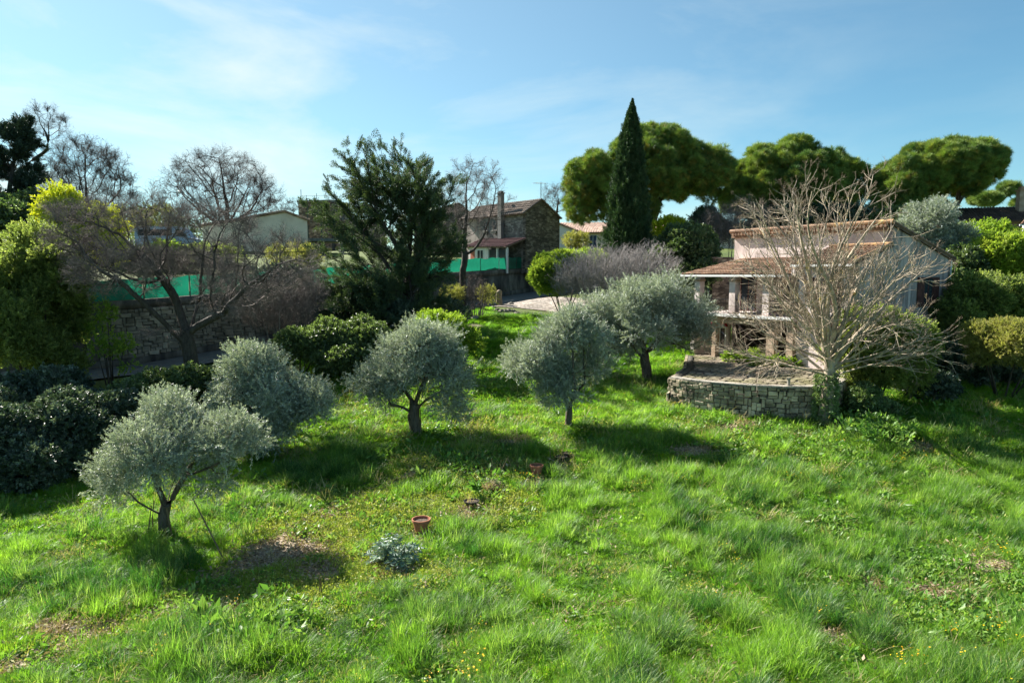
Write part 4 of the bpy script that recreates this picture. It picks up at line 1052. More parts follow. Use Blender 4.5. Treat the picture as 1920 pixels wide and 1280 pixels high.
c_ = MB().box(3.0, 3.9, 3.2, 4.0, 2.6, 5.0).build('chimney', M['ochre'], rh)
MB().box(2.9, 4.0, 3.1, 4.1, 5.002, 5.1).box(3.1, 3.8, 3.3, 3.9, 5.101, 5.35).build('chimney_cap', M['tile'], c_)
# brick pier left of the pink house
p = at(1357, 500, 50); bp = MB().box(-.9, .9, -.4, .4, -.8, 4.1).box(-1.05, 1.05, -.55, .55, 4.102, 4.2).build('stone_outbuilding', M['rubble_dark'], loc=(p[0], p[1], h1(p[0], p[1])))
tag(bp, 'small dark stone outbuilding between the shrubs and the left end of the pink house', 'outbuilding')
# parked van on the plateau
p = at(316, 455, 60); gzv = h1(p[0], p[1]); van = empty('parked_van', (p[0], p[1], gzv), R(4))
tag(van, 'pale blue-grey van parked on the higher ground left of the beige barn', 'van')
M['van'] = plain('van_paint', (.42, .52, .66), rough=.25, spec=.6); M['tyre'] = plain('tyre', (.02, .02, .02))
MB().prism([(-2.4, .45), (2.4, .45), (2.45, 1.1), (2.1, 1.25), (1.45, 2.0), (1.2, 2.15), (-2.25, 2.15), (-2.4, 2.0)], 'y', -.9, .9).build('body', M['van'], van)
MB().prism([(1.95, 1.3), (1.42, 1.92), (1.0, 1.92), (1.0, 1.3)], 'y', -.91, .91).build('side_window', M['glass'], van)
MB().box(-2.1, .7, -.912, -.902, 1.35, 1.9).build('side_window', M['glass'], van)
MB().box(2.38, 2.46, -.8, -.5, .85, 1.05).build('headlight', M['white'], van)
MB().box(2.38, 2.46, .5, .8, .85, 1.05).build('headlight', M['white'], van)
for x in (-1.5, 1.5):
    for y in (-.92, .72):
        o = MB().lathe([(0.01, 0), (.2, .0), (.34, .02), (.34, .2), (.01, .2)], 16).build('wheel', M['tyre'], van, loc=(x, y, .34)); o.rotation_euler = (-PI/2, 0, 0)
# overhead wires
M['wire'] = plain('wire', (.03, .03, .03))
def wire(label, a, b, sag, r=.014):
    a = np.array(a); b = np.array(b); pts = [a+(b-a)*t-np.array([0, 0, sag*4*t*(1-t)]) for t in np.linspace(0, 1, 24)]
    c = a; tag(MB().tube([q-c for q in pts], r, 4).build('overhead_wire', M['wire'], loc=tuple(c)), label, 'wire', )
wire('black cable crossing in front of the bare trees from the left edge', at(-60, 472, 30), at(700, 462, 52), .35, .02)
wire('thin high cable running across the farmhouse front', at(560, 480, 50), at(1000, 405, 64), .5, .014)
# stone marker post at the drive entrance and the boulders beside it
p = on(936, 573); mp_ = MB().tube([(0, 0, -.2), (.02, 0, .3), (-.03, 0, .75), (0, .02, 1.05), (.03, 0, 1.22), (.02, 0, 1.3)], [.27, .26, .25, .25, .20, .10], 9)
o = mp_.build('stone_post', noise_mat('marker_stone', [(.3, (.16, .12, .08)), (.7, (.38, .31, .23))], scale=3, bump=1, bscale=8), smooth=False, loc=tuple(p))
tag(o, 'rough upright stone post with a rounded top at the drive entrance', 'post')
def rock(px, py, s, lab):
    p = on(px, py); u = []; k = 9
    mb = MB(); prof = [(0.01, -.2), (1, -.15), (1.08, .25), (.75, .65), (.01, .8)]
    mb.lathe(prof, k); mb.v = [(x*s*rng.uniform(.8, 1.15), y*s*rng.uniform(.8, 1.15), z*s*rng.uniform(.85, 1.1)) for x, y, z in mb.v]
    tag(mb.build('boulder', M['coping'], loc=tuple(p)), lab, 'rock')
rock(891, 598, .32, 'pale boulder at the foot of the dark conifer'); rock(905, 590, .2, 'small pale rock just above the pale boulder'); rock(958, 571, .28, 'flat grey rock touching the stone post on its right')
rock(952, 583, .2, 'low grey stone between the stone post and the grass bank')
# low kerb of stones curving along the drive
ks = empty('stone_edging', tuple(on(985, 595))); tag(ks, 'row of rough low stones edging the drive above the grass bank', 'edging')
for i in range(16):
    px = 925+i*7.5; py = 578+i*1.9+3*math.sin(i); q = on(px, py)-np.array(ks.location); mb = MB().lathe([(.01, -.1), (.2, -.08), (.22, .06), (.14, .16), (.01, .18)], 7)
    mb.v = [(x*rng.uniform(.7, 1.5), y*rng.uniform(.7, 1.2), z*rng.uniform(.7, 1.3)) for x, y, z in mb.v]; mb.build('stone', M['stone_grey'], ks, loc=tuple(q))
# ------------------------------------------------------------------ trees
def chain(base, pts, step=.35):
    out = [np.array(base, float)]
    for p in pts:
        p = np.array(p, float); d = p-out[-1]; n = max(1, int(np.linalg.norm(d)/step)); s = out[-1].copy()
        for i in range(1, n+1): out.append(s+d*i/n+rng.normal(0, .02, 3))
    return out
def bare_tree(name, label, base, trunk_px, blobs, natt, Y, r, group=None, bark='bark_dark', twig='twig_dark', tw='tw_d', ntw=1200, twsize=.8, step=.38, kill=.55, tip=.012, cat='bare tree', infl=5, upb=.35, wob=.18, sides=1, shell=0.0, limbs=0, limb_len=1):
    root = empty(name, base); tag(root, label, cat, group)
    st = chain(base, [at(x, y, yy) for x, y, yy in trunk_px])
    att = in_blobs(blobs, natt, shell=shell)
    P, par = colonize(att, st, step=step, kill=kill, infl=infl, wob=wob, limbs=limbs, limb_len=limb_len)
    rad = pipe(P, par, tip=tip, trunk=r)
    skeleton_obj(root, P, par, rad, M[bark], M[twig], thr=r*.33, k=(7, 3))
    haskid = np.zeros(len(P), bool); haskid[par[par >= 0]] = True
    thin = np.where(rad < r*.22)[0]
    if ntw and len(thin):
        tips = np.where(~haskid)[0]; sel = np.concatenate([rng.choice(tips, int(ntw*.6)), rng.choice(thin, ntw-int(ntw*.6))])
        D = P[sel]-P[np.maximum(par[sel], 0)]; D /= np.maximum(np.linalg.norm(D, axis=1, keepdims=True), 1e-6)
        D = D+rng.normal(0, .45, D.shape)+np.array([0, 0, upb])
        o = scatter('twigs', P[sel]-np.array(base), dir_rot(D), twsize*rng.uniform(.5, 1.15, ntw), T_[tw], None, root)
    return root, P, par, rad
def leafy_tree(name, label, base, trunk_px, blobs, r, tmpl, n, size, clump=(40, .5), group=None, cat='tree', bark='bark_olive', natt=260, depth=.5, tintf=.5, up=.35, step=.3, kill=.5, upper=-.7, deep=.7, squash=.85, kids=True, jitter=.25, tip=.016, infl=6, crown='crown', limbs=5, limb_len=.9, shoot=.35, var=(.5, 1.45)):
    root = empty(name, base); tag(root, label, cat, group)
    cl = clumpify(blobs, clump[0], clump[1], upper=upper, squash=squash, jitter=jitter, var=var)
    st = chain(base, [at(x, y, yy) for x, y, yy in trunk_px])
    att = np.concatenate([in_blobs([(b[0], b[1], b[2], b[3]*.85, b[4]*.85, b[5]*.85) for b in blobs], natt), np.array([c[:3] for c in cl])])
    P, par = colonize(att, st, step=step, kill=kill, infl=infl, wob=.16, limbs=limbs, limb_len=limb_len)
    rad = pipe(P, par, tip=tip, trunk=r)
    skeleton_obj(root, P, par, rad, M[bark], M[bark], thr=r*.45, k=(8, 4))
    foliage(crown, root, cl, n, size, T_[tmpl] if isinstance(tmpl, str) else tmpl, depth=depth, tintf=tintf, up=up, deep=deep, shoot=shoot)
    return root
def bush(name, label, blobs, tmpl, n, size, clump=(30, .5), group=None, cat='shrub', tintf=.5, depth=.45, up=.35, upper=-.4, deep=.7, stems=7, bark='bark_dark', jitter=.25, squash=.85):
    b0 = blobs[0]; base = (b0[0], b0[1], h1(b0[0], b0[1]))
    root = empty(name, base); tag(root, label, cat, group)
    cl = clumpify(blobs, clump[0], clump[1], upper=upper, jitter=jitter, squash=squash)
    st = [base]; mb = MB()
    for i in range(stems):
        c = cl[rng.integers(0, len(cl))]; q = np.array(c[:3])-np.array(base); mb.tube([(q[0]*.15, q[1]*.15, -.1), (q[0]*.5, q[1]*.5, q[2]*.45), tuple(q*.95)], [.05, .035, .015], 5)
    mb.build('stems', M[bark], root, smooth=True)
    foliage('foliage', root, cl, n, size, T_[tmpl], depth=depth, tintf=tintf, up=up, deep=deep)
    return root
OG = 'silvery olive trees in the grass'
def olive(label, bpx, Y, blobs_px, trunk_px, r, n, size, clump, **kw):
    b = at(*bpx, Y); base = (b[0], b[1], h1(b[0], b[1])-.05)
    return leafy_tree('olive_tree', label, base, trunk_px, [px_blob(*q) for q in blobs_px], r, 'olive', n, size, clump=clump, group=OG, cat='olive tree', depth=.8, var=(.4, 1.5), shoot=.6, **{**dict(jitter=.5, deep=.5, squash=.8), **kw})
def ground_Y(px, py): return on(px, py)[1]
Y1 = ground_Y(307, 1000)
olive('olive tree held by leaning stakes, the nearest one, at the lower left', (307, 1000), Y1,
      [(330, 845, 115, 70, Y1), (235, 880, 62, 48, Y1-.3), (315, 778, 62, 44, Y1+.3), (420, 830, 62, 62, Y1), (275, 850, 60, 60, Y1-.7), (425, 905, 38, 30, Y1-.2), (390, 790, 50, 45, Y1+.6), (215, 915, 36, 24, Y1)],
      [(309, 965, Y1), (312, 950, Y1)], .16, 5200, .32, (85, .34), natt=160, upper=-.55, limb_len=1.1)
Y2 = ground_Y(500, 850)
olive('tall bushy olive tree right behind the staked one, foliage down to the grass', (500, 845), Y2,
      [(500, 740, 95, 85, Y2), (470, 690, 55, 50, Y2), (560, 750, 60, 50, Y2), (440, 760, 50, 55, Y2), (510, 800, 70, 35, Y2)],
      [(500, 815, Y2)], .16, 7000, .38, (95, .42), upper=-.8)
Y3 = ground_Y(780, 812)
olive('round olive tree with a thick dark trunk, third from the left', (780, 812), Y3,
      [(785, 680, 90, 72, Y3), (725, 710, 62, 48, Y3), (835, 700, 55, 62, Y3), (790, 640, 60, 40, Y3), (715, 755, 32, 24, Y3), (850, 760, 34, 34, Y3)],
      [(776, 780, Y3), (777, 760, Y3)], .26, 7000, .38, (95, .42), upper=-.6, limb_len=1.2)
Y4 = ground_Y(1065, 803)
olive('olive tree leaning left over a slim pale trunk, fourth from the left', (1065, 803), Y4,
      [(1065, 650, 80, 58, Y4), (1000, 685, 60, 42, Y4), (1105, 680, 45, 40, Y4), (1060, 720, 45, 48, Y4), (1080, 615, 45, 34, Y4), (1045, 730, 32, 28, Y4-.6)],
      [(1067, 775, Y4), (1068, 760, Y4)], .15, 6400, .38, (90, .40), upper=-.6, limb_len=1.2)
Y5 = ground_Y(1215, 712)
olive('widest olive tree with a forked dark trunk, beside the drive and the terrace wall', (1215, 712), Y5,
      [(1210, 600, 100, 62, Y5), (1290, 600, 55, 52, Y5), (1140, 590, 50, 45, Y5+.5), (1230, 555, 75, 35, Y5), (1300, 640, 38, 36, Y5), (1165, 650, 42, 26, Y5)],
      [(1212, 690, Y5), (1208, 665, Y5)], .28, 8200, .46, (120, .50), upper=-.45, limb_len=1.8)
leafy_tree('olive_tree', 'grey olive tree rising behind the grey streaked gable of the pink house', tuple(np.append(at(1740, 520, 47)[:2], h1(*at(1740, 520, 47)[:2]))), [(1740, 500, 47)],
           [px_blob(1745, 430, 48, 52, 47), px_blob(1720, 450, 32, 40, 47), px_blob(1790, 470, 26, 40, 47.5)], .22, 'olive', 6500, .55, clump=(40, .6), cat='olive tree', depth=.55)

# umbrella pines
def pine(label, base_px, Y, trunk_px, blobs_px, r, n, k, cr_, dry=.25):
    b = at(*base_px, Y); base = (b[0], b[1], h1(b[0], b[1])-.1)
    root = empty('umbrella_pine', base); tag(root, label, 'pine tree', 'umbrella pines behind the houses')
    blobs = [px_blob(*q) for q in blobs_px]
    cl = clumpify(blobs, k, cr_, upper=-.8, squash=.75, jitter=.42, var=(.5, 1.7))
    st = chain(base, [at(x, y, yy) for x, y, yy in trunk_px])
    att = np.array([(c[0], c[1], c[2]-c[5]*.4) for c in cl])
    P, par = colonize(att, st, step=.5, kill=.7, infl=14, wob=.10)
    rad = pipe(P, par, tip=.035, trunk=r)
    skeleton_obj(root, P, par, rad, M['bark_pine'], M['bark_pine'], thr=r*.4, k=(8, 4))
    Pp, D, C = blob_surface(cl, n, depth=.3, up=.7, deep=.92, shoot=.5)
    zc = np.array([b_[2] for b_ in blobs]); zt_ = max(b_[2]+b_[5] for b_ in blobs); zl = min(b_[2]-b_[5] for b_ in blobs)
    hfrac = (Pp[:, 2]-zl)/(zt_-zl)
    tint = np.clip(.75*rng.random(len(cl))[C]+.25*rng.random(n), 0, 1)
    old = rng.random(n) < dry*np.clip(1.35-hfrac, 0, 1)
    Pl = Pp-np.array(base)
    scatter('crown', Pl[~old], dir_rot(D[~old]), .48*rng.uniform(.75, 1.25, (~old).sum()), T_['pine'], tint[~old], root)
    scatter('yellowing_needles', Pl[old], dir_rot(D[old]), .40*rng.uniform(.7, 1.2, old.sum()), T_['pdry'], tint[old], root)
pine('umbrella pine directly behind the tall cypress, with a wide uneven crown', (1212, 480), 64, [(1216, 440, 64), (1228, 400, 64), (1240, 375, 64)],
     [(1215, 318, 105, 76, 64), (1130, 345, 74, 62, 63.5), (1300, 328, 72, 58, 64), (1335, 335, 42, 42, 64.5), (1235, 280, 70, 42, 64), (1100, 380, 36, 44, 63.5), (1180, 385, 60, 30, 64)], .42, 17000, 640, .50, dry=.5)
pine('broad dark umbrella pine in the middle, behind the pink house roof', (1490, 470), 66, [(1495, 430, 66), (1490, 390, 66)],
     [(1472, 335, 104, 72, 66), (1560, 335, 58, 52, 66.5), (1415, 352, 58, 52, 65.5), (1595, 355, 30, 34, 66.5), (1385, 378, 34, 32, 65), (1540, 370, 60, 36, 66)], .42, 15000, 560, .50, dry=.2)
pine('rightmost umbrella pine with its leaning trunk and limbs showing under a flat crown', (1770, 470), 64, [(1775, 425, 64), (1782, 395, 64), (1800, 372, 64)],
     [(1765, 322, 92, 54, 64), (1832, 306, 50, 38, 64), (1695, 345, 56, 52, 63.5), (1690, 392, 52, 36, 63), (1800, 295, 60, 28, 64.5)], .42, 13500, 500, .48, dry=.35)
# distant flat pine at the right edge
leafy_tree('pine_tree', 'small distant pine with open flat tiers near the right edge', tuple(np.append(at(1845, 430, 92)[:2], 11)), [(1850, 400, 92)], [px_blob(1888, 352, 17, 8, 92), px_blob(1840, 372, 28, 8, 92), px_blob(1900, 378, 22, 7, 92)], .2, 'pine', 900, .6, clump=(14, .9), cat='pine tree', bark='bark_dark', natt=40, step=.6, infl=14, squash=.5)
# tall cypress
Yc = 55.0
b = at(1176, 480, Yc); cb_ = (b[0], b[1], h1(b[0], b[1])-.1)
cy = empty('tall_cypress', cb_); tag(cy, 'tall dark pointed Italian cypress, the highest tree in the middle of the view', 'cypress')
topz = at(1181, 182, Yc)[2]-cb_[2]
MB().tube([(0, 0, -.2), (0, 0, topz*.5), (.2, 0, topz*.97)], [.28, .16, .03], 8).build('trunk', M['bark_dark'], cy, smooth=True)
n = 16500
t = rng.random(n)**1.25; a = rng.random(n)*2*PI
prof = np.interp(t, [0, .06, .25, .5, .7, .85, .93, .97, 1], [1.45, 1.6, 1.55, 1.25, .90, .52, .27, .12, .0])
fl_ = np.array([fbm(aa*1.6+9, tt*9,   .42, 4) for aa, tt in zip(a, t)])
rr = prof*(.70+.48*fl_)*(1-.35*rng.random(n)**2+.5*rng.random(n)**10)
Pc = np.stack([rr*np.cos(a)+.22*t**3, rr*np.sin(a), t*topz*.985], 1)
Dc = np.stack([np.cos(a)*.7*(1-t**6), np.sin(a)*.7*(1-t**6), np.full(n, 1.2)], 1)+rng.normal(0, .22, (n, 3))
scatter('crown', Pc, dir_rot(Dc), np.interp(t, [0, .8, .93, 1], [.62, .40, .30, .16])*rng.uniform(.6, 1.15, n), T_['cyp'], np.clip(fl_*1.4-.3+rng.normal(0, .15, n), 0, 1), cy)

# feathery conifer in the centre: a fountain of ascending limbs
def feathery(name, label, base, height, nl, tmpl, spread, size, bark, lean=(0, 0), rr=.3, low=.06, cat='conifer', lmul=1.0, aup=(60, 20), dens=1.0, sub=6, topl=.35, tintf=.5, envelope=None, jit=.38, subl=.34, leaders=()):
    root = empty(name, base); tag(root, label, cat)
    S = skel(base, (lean[0], lean[1], 1), rr)
    tr = grow(S, 0, (lean[0], lean[1], 1), height*.86, rr, .05, 0, seg=.4, wob=.014, trop=.03)
    chains = [(tr, 0, 1)]
    for tx, ty, f0, hl in leaders:
        q = tr[int(f0*len(tr))]; chains.append((grow(S, q, (tx, ty, 1), height*hl, rr*.6, .04, 0, seg=.4, wob=.02, trop=.03), f0, f0+hl))
    for i in range(nl):
        tr, fa, fb = chains[0] if (i % 2 == 0 or len(chains) == 1) else chains[1+(i//2) % (len(chains)-1)]
        g_ = (low if fa == 0 else 0)+(1-(low if fa == 0 else 0))*rng.random() if len(chains) > 1 else None
        if g_ is not None:
            f = fa+(fb-fa)*g_; nd = tr[min(len(tr)-1, int(g_*len(tr)))]
        else:
            f = low+(1-low)*(i+rng.random())/nl; nd = tr[min(len(tr)-1, int(f*len(tr)))]
        f = min(f, 1)
        az = rng.random()*2*PI; el = R(np.interp(f, [0, 1], aup[::-1])+rng.normal(0, 7))
        ln = spread*(1-f*(1-topl))*rng.uniform(.75, 1.15)*lmul
        if envelope: ln *= envelope(az, f)
        d = np.array([math.cos(az)*math.cos(el), math.sin(az)*math.cos(el), math.sin(el)])
        ids = grow(S, nd, d, ln, .07*(1-f*.5), .012, 1, seg=.35, wob=.05, trop=.05)
        for j in range(sub):
            q = ids[min(len(ids)-1, int(rng.uniform(.18, .97)*len(ids)))]
            dd = side_dir(S['d'][q], R(rng.uniform(22, 48)))
            s2 = grow(S, q, dd, ln*subl*rng.uniform(.6, 1.2), .025, .008, 2, seg=.3, wob=.06, trop=.06)
    P, par, rad, lv, dd = arr(S)
    skeleton_obj(root, P, par, rad, M[bark], M[bark], thr=.08, k=(8, 4))
    sel = np.where(lv >= 1)[0]
    # skip the bare inner part of the limbs
    inner = np.hypot(P[sel, 0]-base[0]-lean[0]*(P[sel, 2]-base[2]), P[sel, 1]-base[1]); sel = sel[(inner > .5) | (rng.random(len(sel)) < .3)]
    m = int(len(sel)*dens); pk = rng.choice(sel, m)
    D = dd[pk]+rng.normal(0, jit, (m, 3)); p_ = P[pk]+rng.normal(0, .07, (m, 3))-np.array(base)
    tint = np.clip(.5*rng.random(m)+(tintf-.25)+.25*(1-(p_[:, 2]/height)), 0, 1)
    scatter('crown', p_, dir_rot(D), size*rng.uniform(.6, 1.2, m), T_[tmpl], tint, root)
    return root
b = at(765, 600, 47); zb_ = h1(b[0], b[1])
hh = at(765, 262, 47)[2]-zb_
def env1(az, f):
    c = math.cos(az)       # +1 to the right, -1 to the left
    return 1.0+(.30 if c < 0 else -.30)*abs(c)
feathery('feathery_conifer', 'large dark feathery conifer with spiky ascending branches, left of the farmhouse', (b[0], b[1], zb_-.1), hh*.88, 76, 'cedar', 6.2, .55, 'bark_dark', lean=(.0, 0), rr=.32, aup=(62, 18), dens=1.7, sub=9, topl=.46, lmul=1.0, envelope=env1, jit=.13, low=.08, subl=.27, leaders=((-.75, .1, .22, .55), (.42, -.1, .30, .50), (-.25, -.3, .35, .50)))
feathery('low_conifer', 'dark drooping conifer skirt spreading in front of the feathery conifer trunk', (at(700, 600, 45.5)[0], 45.5, h1(at(700, 600, 45.5)[0], 45.5)), 2.6, 40, 'cedar', 3.4, .6, 'bark_dark', rr=.12, aup=(40, 6), dens=3.2, sub=7, topl=.5, jit=.25, tintf=.5)
b = at(775, 600, 44.5)
feathery('young_conifer', 'small light green conifer standing in front of the feathery conifer', (b[0], b[1], h1(b[0], b[1])-.1), at(775, 465, 44.5)[2]-h1(b[0], b[1]), 34, 'cedar', 2.6, .45, 'bark_dark', rr=.1, aup=(60, 30), dens=6, sub=4, tintf=.7, topl=.2)
# dark conifer at the left edge
b = at(12, 520, 47)
feathery('dark_conifer', 'very dark conifer with layered branches cut by the left edge', (b[0], b[1], 6.5), at(12, 185, 47)[2]-6.0, 75, 'spruce', 3.6, .5, 'bark_dark', rr=.3, aup=(32, -8), dens=4.5, sub=7, topl=.2, low=.12, jit=.3)

# bare trees on the skyline
def hb(px, py, Y, z=None): p = at(px, py, Y); return (p[0], p[1], h1(p[0], p[1])-.1 if z is None else z)
YB = ground_Y(378, 765)
bare_tree('bare_tree', 'big dark-barked bare tree spreading in front of the lane wall at the left', hb(375, 768, YB), [(368, 720, YB), (355, 660, YB), (350, 625, YB)],
          [px_blob(175, 440, 80, 55, YB), px_blob(290, 415, 65, 48, YB+.5), px_blob(400, 440, 75, 52, YB), px_blob(520, 500, 70, 55, YB), px_blob(240, 510, 100, 45, YB-.5), px_blob(440, 545, 75, 45, YB-.5)], 1500, YB, .33, bark='bark_dark', twig='twig_dark', tw='tw_g', ntw=3000, twsize=.8, kill=.45, step=.33, infl=7, shell=.1, tip=.016, limbs=5, limb_len=2.2)
bare_tree('bare_tree', 'slim bare tree forking low between the feathery conifer and the farmhouse', hb(868, 560, 55), [(868, 535, 55), (868, 505, 55)],
          [px_blob(890, 370, 60, 68, 55), px_blob(845, 400, 40, 60, 55), px_blob(930, 380, 26, 45, 55), px_blob(900, 440, 30, 30, 55)], 900, 55, .26, ntw=900, twsize=.8, kill=.55, step=.4, bark='bark_dark', twig='twig_dark', tw='tw_g')
SG_ = 'leafless trees on the skyline at the left'
bare_tree('bare_tree', 'round leafless tree standing above the beige barn and the van', hb(430, 470, 72), [(430, 445, 72), (428, 425, 72)],
          [px_blob(415, 350, 95, 62, 72), px_blob(460, 370, 62, 50, 72), px_blob(360, 360, 50, 50, 72), px_blob(345, 410, 40, 25, 72)], 1500, 72, .42, group=SG_, ntw=2600, twsize=1.0, kill=.62, step=.5, infl=8, shell=.2, tip=.02)
bare_tree('bare_tree', 'bushy leafless tree just right of the dark conifer, behind the yellow mimosa', hb(170, 470, 60), [(170, 450, 60), (168, 430, 60)],
          [px_blob(165, 350, 75, 80, 60), px_blob(215, 370, 42, 55, 60), px_blob(120, 370, 45, 60, 60)], 1300, 60, .3, group=SG_, ntw=2400, twsize=1.0, kill=.6, step=.45, infl=8, shell=.15, tip=.02, upb=.7)
bare_tree('bare_tree', 'leafless tree with one crooked limb reaching above the others, beside the dark conifer', hb(30, 480, 52), [(38, 430, 52), (52, 305, 52), (72, 293, 52), (90, 280, 52), (90, 262, 52)],
          [px_blob(88, 235, 38, 32, 52), px_blob(65, 250, 25, 25, 52)], 420, 52, .13, group=SG_, ntw=500, twsize=.6, kill=.45, step=.3, infl=4)
bare_tree('bare_tree', 'small far leafless tree showing above the white house roof', hb(1042, 440, 98), [(1042, 405, 98)],
          [px_blob(1040, 378, 30, 26, 98), px_blob(1062, 385, 20, 20, 98)], 300, 98, .2, ntw=420, twsize=1.1, kill=.8, step=.6, infl=9)
bare_tree('bare_tree', 'low leafless trees in the distance left of the ruined tower', hb(530, 440, 95), [(530, 415, 95)],
          [px_blob(520, 392, 30, 22, 95), px_blob(550, 390, 20, 18, 95)], 260, 95, .2, ntw=400, twsize=1.1, kill=.8, step=.6, infl=9)

# twiggy leafless shrubs
def twig_bush(label, blobs, n, size, tw='tw_g', stems=16, group=None, bark='bark_grey', up=.8):
    b0 = blobs[0]; base = (b0[0], b0[1], h1(b0[0], b0[1])-.05); root = empty('leafless_shrub', base); tag(root, label, 'shrub', group)
    P = in_blobs(blobs, n); c = np.array(base)+np.array([0, 0, .2]); D = (P-c)/np.linalg.norm(P-c, axis=1, keepdims=True)+rng.normal(0, .4, P.shape)+np.array([0, 0, up])
    scatter('twigs', P-np.array(base), dir_rot(D), size*rng.uniform(.6, 1.3, n), T_[tw], None, root)
    mb = MB()
    for i in range(stems):
        q = P[rng.integers(0, n)]-np.array(base); g_ = h1(base[0]+q[0]*.6, base[1]+q[1]*.6)-base[2]
        mb.tube([(q[0]*.6, q[1]*.6, g_-.1), (q[0]*.85, q[1]*.85, (q[2]+g_)*.5), tuple(q)], [.04, .03, .012], 5)
    mb.build('stems', M[bark], root, smooth=True)
twig_bush('wide mound of bare silvery-grey twigs in front of the tall cypress', [px_blob(1140, 525, 95, 45, 49, 2.5), px_blob(1210, 520, 60, 42, 48.5, 2), px_blob(1075, 535, 45, 32, 50, 2)], 1700, .95, tw='tw_s')
twig_bush('mass of fine purple-brown twigs hanging before the lane wall', [px_blob(520, 580, 75, 50, 41, 1.8), px_blob(440, 550, 60, 50, 38.5, 1.5), px_blob(580, 560, 25, 38, 42, 1.2)], 2000, .75, tw='tw_g')
twig_bush('brown leafless brush growing at the back left of the pink house', [px_blob(1350, 440, 50, 38, 56, 2), px_blob(1400, 420, 40, 32, 57, 2)], 800, .9, tw='tw_g')
twig_bush('bare multi-stemmed clump beside the stone post', [px_blob(890, 560, 24, 36, 50, .7)], 220, .7, tw='tw_d', up=1.5)
twig_bush('leafless tangle on the plateau above the netting, left part', [px_blob(330, 500, 95, 24, 50, 2)], 1000, .8, tw='tw_g')

# ------------------------------------------------------------------ the big bare tree in front of the house
tb_ = on(1546, 797); base = (tb_[0], tb_[1], tb_[2]-.1); YT = tb_[1]
bt = empty('bare_fig_tree', base); tag(bt, 'large leafless tree with pale fanning limbs and an ivy-clad trunk, before the pink house', 'bare tree')
S = skel(base, (0, 0, 1), .34)
tr = grow(S, 0, (-.02, 0, 1), 2.2, .31, .26, 0, seg=.22, wob=.02)
tr += grow(S, tr[-1], (.0, .02, 1), 3.2, .24, .10, 0, seg=.22, wob=.035)
nt_ = len(tr)
def tn(h): return min(nt_-1, max(0, int(h/5.4*nt_)))
limbs = []
for i in range(19):            # steep leaders that make the fan
    h = rng.uniform(2.2, 5.2); az = 2*PI*i*4/19+rng.normal(0, .25); el = R(rng.uniform(56, 80)); limbs.append((az, el, min(8.0, rng.uniform(.80, 1.0)*(10.2-h)/math.sin(el)), rng.uniform(.07, .12), tn(h)))
for i in range(19):            # middle limbs
    h = rng.uniform(2.1, 4.0); az = 2*PI*i*2/19+rng.normal(0, .2); el = R(rng.uniform(26, 54)); limbs.append((az, el, rng.uniform(4.4, 5.5), .065, tn(h)))
for i in range(15):            # low limbs, sweeping out and curling up at the ends
    az = 2*PI*i/15+rng.normal(0, .2); el = R(rng.uniform(-2, 24)); limbs.append((az, el, rng.uniform(3.9, 4.9), .045, tn(rng.uniform(1.9, 2.9))))
for az, el, ln, r_, nd in limbs:
    if el < R(50): el += R(20)*max(0, -math.sin(az)); ln *= 1-.13*max(0, math.cos(az))
    elif math.cos(az) > 0: el += R(9)*math.cos(az); ln *= 1-.16*math.cos(az)
    d = (math.cos(az)*math.cos(el), math.sin(az)*math.cos(el), math.sin(el))
    lowb = el < R(25)
    ids = grow(S, tr[nd], d, ln, r_, .016, 1, seg=.3, wob=.032, trop=.03 if lowb else .008)
    ns = 9
    for j in range(ns):
        f = rng.uniform(.22, .95); q = ids[min(len(ids)-1, int(f*len(ids)))]
        s2 = grow(S, q, side_dir(S['d'][q], R(rng.uniform(22, 46))), ln*.30*(1.15-f*.65)*rng.uniform(.7, 1.2), .020, .011, 2, seg=.22, wob=.07, trop=.12)
        for z in range(3):
            c = s2[min(len(s2)-1, int(rng.uniform(.2, .95)*len(s2)))]
            grow(S, c, side_dir(S['d'][c], R(rng.uniform(25, 50))), rng.uniform(.35, .8), .014, .009, 3, seg=.2, wob=.09, trop=.2)
P, par, rad, lv, dd = arr(S)
skeleton_obj(bt, P, par, rad, M['bark_lichen'], M['bark_lichen'], thr=.06, k=(9, 4))
hk = np.zeros(len(P), bool); hk[par[par >= 0]] = True; tips = np.where((~hk) & (lv >= 1))[0]
pk = rng.choice(tips, 2500); D = dd[pk]+rng.normal(0, .3, (len(pk), 3))+np.array([0, 0, .25])
scatter('twigs', P[pk]-np.array(base), dir_rot(D), .42*rng.uniform(.5, 1.1, len(pk)), T_['tw_p'], None, bt)
n = 1250; a = rng.random(n)*2*PI; z = rng.random(n)**1.1*2.3; rr = .29+.09*rng.random(n)+.12*(1-z/2.3)*rng.random(n)
scatter('ivy', np.stack([rr*np.cos(a), rr*np.sin(a), z], 1), dir_rot(np.stack([np.cos(a), np.sin(a), rng.normal(0, .6, n)], 1)), .16*rng.uniform(.6, 1.2, n), T_['ivy'], np.clip(.95-.3*z/2.3+rng.normal(0, .2, n), 0, 1), bt)

